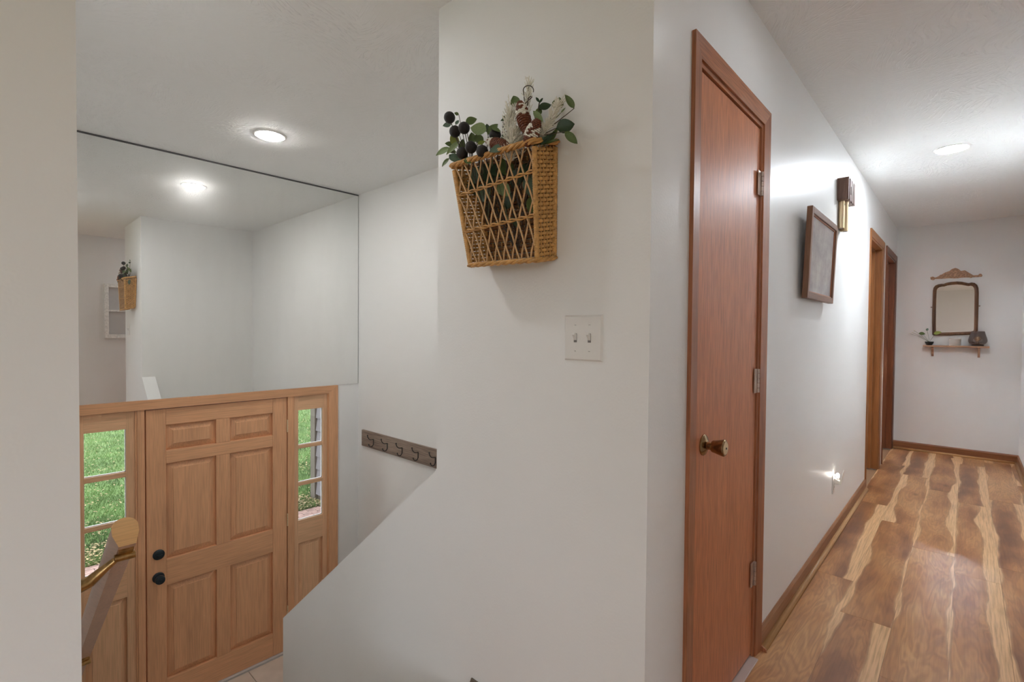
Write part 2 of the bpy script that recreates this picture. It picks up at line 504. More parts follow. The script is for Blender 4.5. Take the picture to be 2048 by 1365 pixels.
def root(name, loc, label, cat, group=None, kind=None):
    return tag(link(name, None, loc, None), label, cat, group, kind)


class MB:
    """collects shapes; build() links them as one mesh object"""

    def __init__(s):
        s.v, s.f = [], []

    def add(s, vs, fs):
        n = len(s.v)
        s.v += [V(p) for p in vs]
        s.f += [tuple(i + n for i in f) for f in fs]
        return s

    def box(s, a, b):
        (x0, y0, z0), (x1, y1, z1) = a, b
        return s.add([(x0, y0, z0), (x1, y0, z0), (x1, y1, z0), (x0, y1, z0), (x0, y0, z1), (x1, y0, z1), (x1, y1, z1), (x0, y1, z1)],
                     [(0, 3, 2, 1), (4, 5, 6, 7), (0, 1, 5, 4), (1, 2, 6, 5), (2, 3, 7, 6), (3, 0, 4, 7)])

    def prism(s, poly, d):
        """polygon of 3-D points extruded by the vector d"""
        n = len(poly)
        d = V(d)
        s.add([V(p) for p in poly] + [V(p) + d for p in poly],
              [tuple(range(n))[::-1], tuple(range(n, 2 * n))] + [(i, (i + 1) % n, n + (i + 1) % n, n + i) for i in range(n)])
        return s

    def tube(s, pts, r, seg=8, cap=True, flat=1.0, nrm=None):
        pts = [V(p) for p in pts]
        n = len(pts)
        rs = r if isinstance(r, (list, tuple)) else [r] * n
        vs, fs = [], []
        prev = None
        for i, p in enumerate(pts):
            t = (pts[min(i + 1, n - 1)] - pts[max(i - 1, 0)])
            if t.length < 1e-9:
                t = V((0, 0, 1))
            t.normalize()
            if nrm is not None:
                a = V(nrm) - t * t.dot(V(nrm))
            elif prev is None:
                a = t.orthogonal()
            else:
                a = prev - t * prev.dot(t)
            a.normalize()
            prev = a
            bb = t.cross(a)
            for k in range(seg):
                an = 2 * math.pi * k / seg
                vs.append(p + (a * (math.cos(an) * flat) + bb * math.sin(an)) * rs[i])
        for i in range(n - 1):
            for k in range(seg):
                k2 = (k + 1) % seg
                fs.append((i * seg + k, i * seg + k2, (i + 1) * seg + k2, (i + 1) * seg + k))
        if cap:
            fs.append(tuple(range(seg))[::-1])
            fs.append(tuple((n - 1) * seg + k for k in range(seg)))
        return s.add(vs, fs)

    def lathe(s, c, axis, prof, seg=24, caps=True):
        """prof: (distance along axis, radius)"""
        c, ax = V(c), V(axis).normalized()
        a = ax.orthogonal().normalized()
        b = ax.cross(a)
        vs, fs = [], []
        for (h, r) in prof:
            for k in range(seg):
                an = 2 * math.pi * k / seg
                vs.append(c + ax * h + (a * math.cos(an) + b * math.sin(an)) * r)
        for i in range(len(prof) - 1):
            for k in range(seg):
                k2 = (k + 1) % seg
                fs.append((i * seg + k, i * seg + k2, (i + 1) * seg + k2, (i + 1) * seg + k))
        if caps:
            fs.append(tuple(range(seg))[::-1])
            fs.append(tuple((len(prof) - 1) * seg + k for k in range(seg)))
        return s.add(vs, fs)

    def mesh(s, name, mat, origin, smooth):
        me = bpy.data.meshes.new(name)
        me.from_pydata([tuple(p - origin) for p in s.v], [], s.f)
        me.update()
        if mat is not None:
            me.materials.append(mat)
        if smooth:
            me.polygons.foreach_set('use_smooth', [True] * len(me.polygons))
            if smooth != 'all':
                me.set_sharp_from_angle(angle=math.radians(38))
        return me

    def build(s, name, mat, parent=None, smooth=False, bevel=0.0, origin=None):
        xs = [p.x for p in s.v]; ys = [p.y for p in s.v]; zs = [p.z for p in s.v]
        if origin is None:
            origin = V(((min(xs) + max(xs)) / 2, (min(ys) + max(ys)) / 2, (min(zs) + max(zs)) / 2))
        me = s.mesh(name, mat, V(origin), smooth)
        o = link(name, me, origin, parent)
        if bevel:
            bm = o.modifiers.new('bevel', 'BEVEL')
            bm.width = bevel
            bm.segments = 2
            bm.limit_method = 'ANGLE'
        return o


def box(name, a, b, mat, parent=None, bevel=0.0):
    lo = tuple(min(p, q) for p, q in zip(a, b))
    hi = tuple(max(p, q) for p, q in zip(a, b))
    return MB().box(lo, hi).build(name, mat, parent, False, bevel)


def boxes(name, lst, mat, parent=None):
    mb = MB()
    for a, b in lst:
        mb.box(a, b)
    return mb.build(name, mat, parent)


def struct(o, label, cat):
    return tag(o, label, cat, None, 'structure')


# ------------------------------------------------------------------ the shell
XW, YS0 = -3.6, -3.4
C1 = (1.435, 2.045)       # closet opening
O1 = (4.94, 5.70)         # first doorway
O2 = (6.00, 6.82)         # second doorway
OZ = 2.065

seg = []
xs = [XB, C1[0], C1[1], O1[0], O1[1], O2[0], O2[1], XE]
for i in range(len(xs) - 1):
    a, b = xs[i], xs[i + 1]
    seg.append(((a, YH, OZ if i % 2 else -0.3), (b, YH + TW, CZ)))
struct(boxes('wall_hall', seg, M['wall']), 'off-white hall wall holding the closet door and two far doorways', 'wall')
struct(box('wall_partition', (XB, YH + TW, -2.62), (XB + TW, YE - TW, CZ), M['wall_flat']), 'off-white wall carrying the wicker basket and light switch', 'wall')
struct(box('wall_closet', (XB, YE - TW, -2.62), (XS, YE, CZ), M['wall_flat']), 'off-white closet back wall seen only in the big mirror', 'wall')
# half wall along the stairs
z0, y0, z1, y1 = 0.748, YE, -0.370, 2.808
hw = MB().prism([(XB, y0, -2.62), (XB, y0, z0), (XB, y1, z1), (XB, y1, -2.62)], (TW, 0, 0))
struct(hw.build('wall_half', M['wall_flat']), 'sloped off-white half wall beside the entrance stairs', 'half wall')
struct(box('wall_stair', (XS, YE - TW, -2.62), (XS + 0.12, YF + 0.15, CZ), M['wall_flat']), 'off-white stairwell wall with the coat hook board', 'wall')
struct(box('wall_left', (0.0, YW + 0.115, -2.62), (XL, YF, CZ), M['wall_flat']), 'off-white stair wall the handrail is fixed to', 'wall')
struct(box('wall_near', (XW, YW, -0.3), (XL, YW + 0.115, CZ), M['wall_flat']), 'off-white wall end filling the left edge of the view', 'wall')
# entrance wall with the door unit opening
DX0, DX1, DZ = 0.372, 1.968, 0.742
boxes_f = [((-0.1, YF, -2.62), (DX0, YF + 0.055, CZ)), ((DX1, YF, -2.62), (XS, YF + 0.055, CZ)), ((DX0, YF, DZ), (DX1, YF + 0.055, CZ)), ((DX0, YF, -2.62), (DX1, YF + 0.055, LZ - 0.03))]
struct(boxes('wall_front', boxes_f, M['wall_flat']), 'off-white entrance wall around the wooden front door', 'wall')
struct(box('wall_end', (XE, YR - 0.2, -0.3), (XE + 0.12, YF + 0.15, CZ), M['wall_flat']), 'off-white wall at the far end of the hall', 'wall')
struct(box('wall_right', (0.45, YR - 0.12, -0.3), (XE, YR, CZ), M['wall_flat']), 'off-white hall wall opposite the closet, behind the viewer', 'wall')
WY, SXW, WZ = (-2.7, -0.75), (-2.95, -0.55), (0.30, 2.12)     # windows added to the room behind the viewer for daylight
struct(boxes('wall_back', [((XW - 0.12, YS0 - 0.12, -0.3), (XW, WY[0], CZ)), ((XW - 0.12, WY[1], -0.3), (XW, YW + 0.115, CZ)), ((XW - 0.12, WY[0], -0.3), (XW, WY[1], WZ[0])), ((XW - 0.12, WY[0], WZ[1]), (XW, WY[1], CZ)),
                           ((XW, YS0 - 0.12, -0.3), (SXW[0], YS0, CZ)), ((SXW[1], YS0 - 0.12, -0.3), (0.57, YS0, CZ)), ((SXW[0], YS0 - 0.12, -0.3), (SXW[1], YS0, WZ[0])), ((SXW[0], YS0 - 0.12, WZ[1]), (SXW[1], YS0, CZ)),
                           ((0.45, YS0, -0.3), (0.57, YR - 0.12, CZ))], M['wall']), 'off-white walls of the room behind the viewer', 'wall')
def added_window(name, a, b, label):  # window added behind the viewer to let daylight in
    """a: low corner, b: high corner of the opening in the wall; wooden frame, one mullion, two panes"""
    k = 1 if b[1] - a[1] > 0.5 else 0          # axis the window runs along
    w_ = struct(link(name, None, a, None), label, 'window')
    L0, L1, t = a[k], b[k], 0.05
    def pc_(nm, l0, l1, z0, z1, mat, thin=False):
        p, q = list(a), list(b)
        p[k], q[k], p[2], q[2] = l0, l1, z0, z1
        if thin:
            m_ = (a[1 - k] + b[1 - k]) / 2
            p[1 - k], q[1 - k] = m_ - 0.002, m_ + 0.002
        return box(nm, p, q, mat, w_)
    pc_('frame_side', L0, L0 + t, a[2], b[2], M['oak'])
    pc_('frame_side', L1 - t, L1, a[2], b[2], M['oak'])
    pc_('frame_rail', L0 + t, L1 - t, a[2], a[2] + t, M['oak'])
    pc_('frame_rail', L0 + t, L1 - t, b[2] - t, b[2], M['oak'])
    mdl = (L0 + L1) / 2
    pc_('mullion', mdl - t / 2, mdl + t / 2, a[2] + t, b[2] - t, M['oak'])
    for l0, l1 in ((L0 + t, mdl - t / 2), (mdl + t / 2, L1 - t)):
        pc_('pane', l0, l1, a[2] + t, b[2] - t, M['glass'], True)
added_window('added_window_3', (XW - 0.09, WY[0], WZ[0]), (XW - 0.03, WY[1], WZ[1]), 'added wide window behind the viewer letting daylight onto the basket wall')
added_window('added_window_4', (SXW[0], YS0 - 0.09, WZ[0]), (SXW[1], YS0 - 0.03, WZ[1]), 'added wide window behind the viewer letting daylight onto the closet door')
struct(boxes('wall_bedroom', [((XS + 0.12, YF, -0.3), (XE, YF + 0.15, CZ)), ((5.79, YH + TW, -0.3), (5.86, YF, CZ))], M['wall_flat']), 'off-white walls of the rooms beyond the far doorways', 'wall')
struct(box('ceiling', (XW - 0.12, YS0 - 0.12, CZ), (XE + 0.12, YF + 0.15, CZ + 0.15), M['ceiling']), 'white ceiling with a brushed stipple texture', 'ceiling')

fl = boxes('floor', [((XW, YS0, -0.25), (XE, YH + TW, -0.012)), ((XW, YH + TW, -0.25), (XB, 1.30, -0.012)), ((XS + 0.12, YH + TW, -0.25), (XE, YF, -0.004))], M['subfloor'])
struct(fl, 'acacia look laminate floor running down the hall', 'floor')
random.seed(4)
PW = 0.1865
rows = [(0.5875 - 0.189, 0.5875, 3.02), (0.212, 0.3985, 2.65), (0.0245, 0.212, 2.25), (-0.1545, 0.0245, 2.00), (-0.341, -0.1545, 2.25), (-0.40, -0.341, 2.9)]
mesh_cache = {}
def plank(x0, x1, y0, y1):
    g = 0.0003
    key = (round(x1 - x0, 4), round(y1 - y0, 4))
    c = V(((x0 + x1) / 2, (y0 + y1) / 2, -0.006))
    if key not in mesh_cache:
        mb = MB()
        hx, hy, b = (x1 - x0) / 2 - g, (y1 - y0) / 2 - g, 0.0007
        lo = [(-hx, -hy), (hx, -hy), (hx, hy), (-hx, hy)]
        hi = [(-hx + b, -hy + b), (hx - b, -hy + b), (hx - b, hy - b), (-hx + b, hy - b)]
        mb.add([(x, y, -0.006) for x, y in lo] + [(x, y, 0.006 - b * 0.5) for x, y in lo] + [(x, y, 0.006) for x, y in hi],
               [(3, 2, 1, 0), (8, 9, 10, 11)] + [(i, (i + 1) % 4, 4 + (i + 1) % 4, 4 + i) for i in range(4)] + [(4 + i, 4 + (i + 1) % 4, 8 + (i + 1) % 4, 8 + i) for i in range(4)])
        mesh_cache[key] = mb.mesh('plank', M['acacia'], V((0, 0, 0)), False)
    link('plank', mesh_cache[key], c, fl)
def row(y0, y1, joint, xa, xb, L=1.505):
    k = math.floor((xa - joint) / L)
    x = joint + k * L
    while x < xb:
        a, b = max(x, xa), min(x + L, xb)
        if b - a > 0.02:
            plank(a, b, y0, y1)
        x += L
for (ya, yb, j) in rows:
    row(ya, yb, j, -1.6, XE)
for i in range(4):
    ya = 0.5875 + i * PW
    row(ya, min(ya + PW, 1.30), 0.4 + 0.5 * i, -1.6, XB)
boxes('subfloor_covering', [((XW, YS0, -0.012), (-1.6, 1.2, 0)), ((-1.6, YS0, -0.012), (0.57, YR, 0))], M['acacia'], fl)

# entrance landing and its tiles
ld = struct(box('floor_landing', (XL, 2.80, LZ - 0.2), (XS, YF, LZ - 0.006), M['grout']), 'beige tiled entrance landing at the front door', 'floor')
T = 0.305
tm = MB().box((-T / 2 + 0.0025, -T / 2 + 0.0025, -0.006), (T / 2 - 0.0025, T / 2 - 0.0025, 0)).mesh('tile', M['tile'], V((0, 0, 0)), False)
for i in range(-3, 3):
    for j in range(4):
        cx, cy = 1.333 + (i + 0.5) * T, YF - 0.02 - (j + 0.5) * T
        if cx - T / 2 > XL - 0.02 and cx + T / 2 < XS + 0.01 and cy - T / 2 > 2.66:
            if cy - T / 2 < 2.80:
                continue
            link('tile', tm, (cx, cy, LZ), ld)
# stairs up to the hall and down to the lower level
st = struct(link('stairs', None, ((XL + XB) / 2, 2.0, LZ), None), 'carpeted stairs from the landing up to the hall', 'stairs')
for k in range(1, 7):
    box('stair_tread', (XL, 1.30 + (k - 1) * 0.25, -k * 0.185 - 0.185), (XB, 1.30 + k * 0.25, -k * 0.185), M['stairs'], st)
s2 = struct(link('stairs_lower', None, ((XB + XS) / 2, 2.0, -2.6), None), 'carpeted stairs from the landing down behind the half wall', 'stairs')
for k in range(1, 6):
    box('stair_tread', (XB + TW, 2.80 - k * 0.25, LZ - k * 0.2 - 0.2), (XS, 2.80 - (k - 1) * 0.25, LZ - k * 0.2), M['stairs'], s2)
struct(box('floor_lower', (0, 1.3, -2.7), (XS, YF, -2.62), M['stairs']), 'lower level floor under the stairs', 'floor')

# ------------------------------------------------------------------ hall trim
def casing(name, x0, x1, ztop, mv, mh, label, wd=0.058, th=0.012, thin=0.006):
    """ranch casing around an opening in the hall wall: two legs and a mitred head, thick at the outer edge"""
    r = struct(link(name, None, ((x0 + x1) / 2, YH, 0), None), label, 'door casing')
    yo, yi = YH - th, YH - thin
    def leg(xi, xo):
        MB().add([(xi, YH, 0.0), (xo, YH, 0.0), (xo, yo, 0.0), (xi, yi, 0.0), (xi, YH, ztop), (xo, YH, ztop + wd), (xo, yo, ztop + wd), (xi, yi, ztop)],
                 [(0, 1, 2, 3), (7, 6, 5, 4), (0, 4, 5, 1), (1, 5, 6, 2), (2, 6, 7, 3), (3, 7, 4, 0)]).build('casing_leg', mv, r)
    leg(x0, x0 - wd)
    leg(x1, x1 + wd)
    MB().add([(x0, YH, ztop), (x0 - wd, YH, ztop + wd), (x0 - wd, yo, ztop + wd), (x0, yi, ztop), (x1, YH, ztop), (x1 + wd, YH, ztop + wd), (x1 + wd, yo, ztop + wd), (x1, yi, ztop)],
             [(0, 1, 2, 3), (7, 6, 5, 4), (0, 4, 5, 1), (1, 5, 6, 2), (2, 6, 7, 3), (3, 7, 4, 0)]).build('casing_head', mh, r)
    # jambs and stops lining the opening
    jt = 0.016
    box('jamb', (x0, YH, 0), (x0 + jt, YH + TW, ztop), mv, r)
    box('jamb', (x1 - jt, YH, 0), (x1, YH + TW, ztop), mv, r)
    box('head_jamb', (x0 + jt, YH, ztop - jt), (x1 - jt, YH + TW, ztop), mh, r)
    ys = YH + 0.052
    box('door_stop', (x0 + jt, ys, 0), (x0 + jt + 0.011, ys + 0.03, ztop - jt), mv, r)
    box('door_stop', (x1 - jt - 0.011, ys, 0), (x1 - jt, ys + 0.03, ztop - jt), mv, r)
    box('door_stop', (x0 + jt, ys, ztop - jt - 0.011), (x1 - jt, ys + 0.03, ztop - jt), mh, r)
    return r

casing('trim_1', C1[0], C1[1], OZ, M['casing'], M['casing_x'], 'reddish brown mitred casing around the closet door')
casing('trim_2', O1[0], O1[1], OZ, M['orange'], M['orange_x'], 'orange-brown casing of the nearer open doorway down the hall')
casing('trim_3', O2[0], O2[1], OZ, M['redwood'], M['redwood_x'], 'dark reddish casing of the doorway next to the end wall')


def hinge(parent, x, y, z, leafdir, mat, h=0.09, leaf=0.030, name='hinge'):
    hg = MB()
    for k in range(5):
        hg.lathe((x, y - 0.006, z - h / 2 + k * h / 5 + 0.001), (0, 0, 1), [(0, 0.0055), (h / 5 - 0.002, 0.0055)], 10)
    o = hg.build(name, mat, parent, True)
    lf = MB().box((min(x, x + leafdir * leaf), y - 0.0035, z - h / 2), (max(x, x + leafdir * leaf), y - 0.0005, z + h / 2))
    lf.build('hinge_leaf', mat, o)
    return o


BBY = 1.236
# closet door
d2 = struct(link('door_2', None, (sum(C1) / 2, YH + 0.02, 0), None), 'flush reddish brown closet door with an aged brass knob', 'door')
SX0, SX1 = C1[0] + 0.0185, C1[1] - 0.0195
SY = YH + 0.006
box('door_slab', (SX0, SY, 0.014), (SX1, SY + 0.035, OZ - 0.0205), M['luan'], d2, 0.0012)
kb = root('tmp', (0, 0, 0), None, None) if False else None
kx, kz = 1.5215, 0.917
kn = MB().lathe((kx, SY, kz), (0, -1, 0), [(0, 0.033), (0.003, 0.033), (0.006, 0.030), (0.009, 0.021), (0.012, 0.016), (0.013, 0.0125), (0.026, 0.0115), (0.027, 0.0165), (0.030, 0.0185), (0.036, 0.0195), (0.060, 0.0255), (0.064, 0.0255), (0.067, 0.0225), (0.0675, 0.010)], 32).build('door_knob', M['brass_knob'], d2, True)
MB().lathe((kx, SY - 0.0672, kz), (0, -1, 0), [(0, 0.0195), (0.0015, 0.0185), (0.002, 0.006)], 24).build('knob_face', M['brass_pale'], kn, True)
MB().lathe((kx, SY - 0.0692, kz), (0, -1, 0), [(0, 0.0035), (0.0012, 0.0028)], 12).build('keyhole', M['black'], kn, True)
box('latch_plate', (SX0 - 0.0015, SY - 0.0006, kz - 0.03), (SX0 + 0.004, SY + 0.004, kz + 0.03), M['black'], d2)
for hz in (1.835, 1.083, 0.335):
    hinge(d2, C1[1] - 0.0185, SY - 0.004, hz, -1, M['hinge'], 0.092, 0.034)
box('hinge_gap_shade', (SX1 + 0.0005, SY + 0.012, 0.014), (SX1 + 0.003, SY + 0.02, OZ - 0.03), M['gap_shade'], d2)  # dark strip painting the shade in the hinge-side gap
struct(box('threshold', (C1[0] + 0.016, YH - 0.022, 0.0), (C1[1] - 0.016, YH + 0.03, 0.006), M['alu'], None, 0.002), 'pale metal threshold strip under the closet door', 'threshold')
bpy.data.objects['threshold'].data.materials[0] = plain('threshold_pinkish', (0.50, 0.40, 0.36), 0.45)

# baseboards and shoe mouldings
def baseboard(name, a, b, axis, mb_, ms_, label, side, h=0.085):
    r = struct(link(name, None, ((a[0] + b[0]) / 2, (a[1] + b[1]) / 2, 0), None), label, 'baseboard')
    t, sh = 0.011, 0.019
    if axis == 'x':
        y = a[1]
        prof = [(y, 0), (y + side * t, 0), (y + side * t, h - 0.012), (y + side * 0.004, h), (y, h)]
        MB().prism([(a[0], p, q) for p, q in prof], (b[0] - a[0], 0, 0)).build('board', mb_, r)
        y += side * t
        prof = [(y, 0), (y + side * sh, 0), (y + side * sh * 0.9, 0.009), (y + side * sh * 0.55, 0.0165), (y, 0.020)]
        MB().prism([(a[0], p, q) for p, q in prof], (b[0] - a[0], 0, 0)).build('shoe_moulding', ms_, r, 'all')
    else:
        x = a[0]
        prof = [(x, 0), (x + side * t, 0), (x + side * t, h - 0.012), (x + side * 0.004, h), (x, h)]
        MB().prism([(p, a[1], q) for p, q in prof], (0, b[1] - a[1], 0)).build('board', mb_, r)
        x += side * t
        prof = [(x, 0), (x + side * sh, 0), (x + side * sh * 0.9, 0.009), (x + side * sh * 0.55, 0.0165), (x, 0.020)]
        MB().prism([(p, a[1], q) for p, q in prof], (0, b[1] - a[1], 0)).build('shoe_moulding', ms_, r, 'all')
    return r
b1 = baseboard('baseboard_left', (C1[1] + 0.058, YH), (O1[0] - 0.058, YH), 'x', M['base_x'], M['shoe_x'], 'brown baseboard along the hall wall past the closet', -1)
MB().prism([(C1[1] + 0.052, YH - 0.011, 0), (C1[1] + 0.052, YH - 0.033, 0), (C1[1] + 0.052, YH - 0.030, 0.012), (C1[1] + 0.052, YH - 0.011, 0.022)], (0.006, 0, 0)).build('shoe_end_cap', M['casing'], b1)
baseboard('baseboard_end', (XE, YR), (XE, YH - 0.0), 'y', M['base_y'], M['shoe_y'], 'brown baseboard along the wall at the end of the hall', -1)
baseboard('baseboard_right', (0.45, YR), (XE - 0.032, YR), 'x', M['base_x'], M['shoe_x'], 'brown baseboard of the hall wall behind the viewer', 1)
baseboard('baseboard_partition', (XB, YH + 0.02), (XB, BBY), 'y', M['base_d'], M['base_d'], 'brown baseboard below the wicker basket wall', -1, 0.062)

# doors of the far rooms, swung open into the rooms
for nm, xh, lab in (('door_3', O1[0] + 0.02, 'brown door standing open inside the nearer bedroom doorway'), ('door_4', O2[0] + 0.02, 'brown door standing open inside the last bedroom doorway')):
    dd = struct(link(nm, None, (xh, YH + TW, 0), None), lab, 'door')
    box('door_slab', (xh, YH + TW + 0.006, 0.012), (xh + 0.035, YH + TW + 0.73, OZ - 0.03), M['luan'], dd)
    MB().lathe((xh + 0.035, YH + TW + 0.67, 0.92), (1, 0, 0), [(0, 0.03), (0.01, 0.02), (0.025, 0.012), (0.03, 0.02), (0.055, 0.026), (0.06, 0.01)], 20).build('door_knob', M['brass_knob'], dd, True)

# ------------------------------------------------------------------ entrance: frame, door, sidelights
fr = struct(link('trim_4', None, (1.17, YF, LZ), None), 'brown wooden frame around the front door and both sidelights', 'door frame')
CT = 0.797
yc = YF - 0.018
# casing: mitred head and legs
MB().add([(DX0, YF, 0.735), (DX0 - 0.075, YF, CT), (DX0 - 0.075, yc, CT), (DX0, YF - 0.011, 0.735), (DX1, YF, 0.735), (DX1 + 0.077, YF, CT), (DX1 + 0.077, yc, CT), (DX1, YF - 0.011, 0.735)],
         [(0, 1, 2, 3), (7, 6, 5, 4), (0, 4, 5, 1), (1, 5, 6, 2), (2, 6, 7, 3), (3, 7, 4, 0)]).build('casing_head', M['oak_h'], fr)
for xi, xo in ((DX0, DX0 - 0.075), (DX1, DX1 + 0.077)):
    MB().add([(xi, YF, LZ), (xo, YF, LZ), (xo, yc, LZ), (xi, YF - 0.011, LZ), (xi, YF, 0.735), (xo, YF, CT), (xo, yc, CT), (xi, YF - 0.011, 0.735)],
             [(0, 1, 2, 3), (7, 6, 5, 4), (0, 4, 5, 1), (1, 5, 6, 2), (2, 6, 7, 3), (3, 7, 4, 0)]).build('casing_leg', M['oak'], fr)
for xa, xb in ((0.675, 0.715), (1.633, 1.677)):
    box('mullion_post', (xa, YF - 0.004, LZ), (xb, YF + 0.058, DZ - 0.004), M['oak'], fr, 0.002)
box('head_jamb', (DX0, YF + 0.0, DZ - 0.010), (DX1, YF + 0.05, DZ), M['oak_h'], fr)
for xa in (DX0, DX1 - 0.006):
    box('jamb', (xa, YF, LZ), (xa + 0.006, YF + 0.05, DZ - 0.012), M['oak'], fr)
box('door_stop', (0.715, YF + 0.055, LZ), (0.727, YF + 0.075, DZ - 0.012), M['gap_shade'], fr)  # these near-black stops paint the shade in the gap round the door
box('door_stop', (1.621, YF + 0.055, LZ), (1.633, YF + 0.075, DZ - 0.012), M['gap_shade'], fr)
box('door_stop', (0.715, YF + 0.055, DZ - 0.03), (1.633, YF + 0.075, DZ - 0.010), M['gap_shade'], fr)
box('sill', (DX0, YF - 0.012, LZ - 0.03), (DX1, YF + 0.075, LZ + 0.008), M['alu'], fr)
# slim stop beads beside the posts
for xa in (0.666, 1.677):
    box('bead', (xa, YF + 0.001, LZ + 0.01), (xa + 0.009, YF + 0.02, DZ - 0.012), M['oak'], fr, 0.002)


def raised_panel(name, x0, x1, z0, z1, yface, mat, parent, slope=0.040, deep=0.024, rise=0.009, step=0.0045):
    mb = MB()
    def loop(o, d):
        return [(x0 + o, yface + d, z0 + o), (x1 - o, yface + d, z0 + o), (x1 - o, yface + d, z1 - o), (x0 + o, yface + d, z1 - o)]
    loops = [loop(0, deep), loop(slope, rise), loop(slope + 0.0015, rise - step), loop(slope + 0.0035, rise - step)]
    vs = [p for l in loops for p in l]
    fs = []
    for k in range(len(loops) - 1):
        for i in range(4):
            j = (i + 1) % 4
            fs.append((k * 4 + i, k * 4 + j, k * 4 + 4 + j, k * 4 + 4 + i))
    n = (len(loops) - 1) * 4
    fs.append((n, n + 1, n + 2, n + 3))
    back = loop(0, deep + 0.006)
    vs += back
    b0 = len(vs) - 4
    fs.append((b0 + 3, b0 + 2, b0 + 1, b0))
    for i in range(4):
        j = (i + 1) % 4
        fs.append((b0 + i, b0 + j, j, i))
    return mb.add(vs, fs).build(name, mat, parent)


def member(name, x0, x1, z0, z1, yf, t, mat, parent, mx=0.0, mz=0.0):
    """door stile or rail with a small ovolo chamfer on the faces that border panels"""
    return box(name, (x0, yf, z0), (x1, yf + t, z1), mat, parent, 0.003)


d1 = struct(link('door_1', None, (1.17, YF + 0.02, LZ), None), 'brown six-panel wooden front door with dark knob and deadbolt', 'door')
YD = YF + 0.006
DL, DR, DB, DT = 0.7230, 1.6285, LZ + 0.012, 0.728
PX = [(0.832, 1.132), (1.222, 1.521)]
PZ = [(0.447, 0.618), (-0.287, 0.359), (-1.106, -0.464)]
member('stile', DL, PX[0][0], DB, DT, YD, 0.04, M['oak'], d1)
member('stile', PX[1][1], DR, DB, DT, YD, 0.04, M['oak'], d1)
zz = [DT, PZ[0][1], PZ[0][0], PZ[1][1], PZ[1][0], PZ[2][1], PZ[2][0], DB]
for i in range(0, 8, 2):
    member('rail', PX[0][0], PX[1][1], zz[i + 1], zz[i], YD, 0.04, M['oak_h'], d1)
for a, b in PZ:
    member('mid_stile', PX[0][1], PX[1][0], a, b, YD, 0.04, M['oak'], d1)
    for x0_, x1_ in PX:
        raised_panel('raised_panel', x0_, x1_, a, b, YD, M['oak'], d1)
db = MB().lathe((0.788, YD, -0.241), (0, -1, 0), [(0, 0.0335), (0.006, 0.0335), (0.010, 0.0300), (0.0125, 0.024), (0.0130, 0.010)], 32).build('deadbolt', M['navy'], d1, True)
box('thumb_turn', (0.770, YD - 0.022, -0.2465), (0.806, YD - 0.0125, -0.2385), M['navy'], db, 0.002)
kn = MB().lathe((0.786, YD, -0.394), (0, -1, 0), [(0, 0.034), (0.005, 0.034), (0.010, 0.030), (0.012, 0.020), (0.014, 0.014), (0.030, 0.013), (0.034, 0.022), (0.040, 0.0275), (0.052, 0.0285), (0.060, 0.026), (0.063, 0.020), (0.0635, 0.008)], 32).build('door_knob', M['navy'], d1, True)
MB().lathe((0.786, YD - 0.0632, -0.394), (0, -1, 0), [(0, 0.010), (0.003, 0.009), (0.0035, 0.002)], 16).build('turn_button', M['navy'], kn, True)
for hz in (0.505, -0.239, -0.975):
    hinge(d1, 1.6305, YD, hz, 1, M['hinge_brass'], 0.10, 0.006)


def sidelight(name, x0, x1, gx0, gx1, zs, label):
    w = struct(link(name, None, ((x0 + x1) / 2, YF + 0.03, LZ), None), label, 'window')
    y, t = YF + 0.012, 0.035
    mo, mh = M['oak_s'], M['oak_sh']
    zb = LZ + 0.01
    top = DZ - 0.012
    box('stile', (x0, y, zb), (gx0, y + t, top), mo, w)
    box('stile', (gx1, y, zb), (x1, y + t, top), mo, w)
    box('rail', (gx0, y, zs[0][1]), (gx1, y + t, top), mh, w)
    for k in range(2):
        box('muntin', (gx0, y + 0.002, zs[k + 1][1]), (gx1, y + t - 0.002, zs[k][0]), mh, w)
    box('rail', (gx0, y, -0.462), (gx1, y + t, zs[2][0]), mh, w)
    box('rail', (gx0, y, zb), (gx1, y + t, -1.106), mh, w)
    raised_panel('raised_panel', gx0, gx1, -1.106, -0.462, y, mo, w, 0.032)
    for a, b in zs:
        p = box('pane', (gx0, y + 0.016, a), (gx1, y + 0.019, b), M['glass'], w)
        # white glazing bead seen through the glass edge
        mb = MB()
        e = 0.0045
        mb.box((gx0, y + 0.0195, a), (gx1, y + 0.026, a + e)).box((gx0, y + 0.0195, b - e * 0.6), (gx1, y + 0.026, b)).box((gx0, y + 0.0195, a), (gx0 + e * 0.7, y + 0.026, b)).box((gx1 - e, y + 0.0195, a), (gx1, y + 0.026, b))
        mb.build('glazing_bead', M['white'], p)
    return w


ZG = [(0.345, 0.620), (0.036, 0.313), (-0.268, 0.008)]
sidelight('window_1', 0.378, 0.666, 0.416, 0.621, ZG, 'wooden sidelight window of the front door behind the handrail')
ZR = [(0.333, 0.616), (0.031, 0.305), (-0.277, 0.003)]
sidelight('window_2', 1.686, 1.962, 1.721, 1.926, ZR, 'wooden sidelight window of the front door beside the hook board')

# big wall mirror above the door
mr = root('wall_mirror', (1.18, YF, 0.8), 'large frameless mirror sheet covering the wall above the front door', 'mirror')
box('mirror_glass', (XL + 0.002, YF - 0.006, CT + 0.001), (XS - 0.006, YF - 0.0005, CZ - 0.012), M['mirror'], mr)
box('top_channel', (XL + 0.002, YF - 0.0075, CZ - 0.012), (XS - 0.003, YF - 0.0005, CZ - 0.001), M['channel'], mr)
box('side_channel', (XS - 0.006, YF - 0.0065, CT + 0.001), (XS - 0.002, YF - 0.0005, CZ - 0.012), plain('mirror_edge', (0.35, 0.36, 0.35), 0.4), mr)

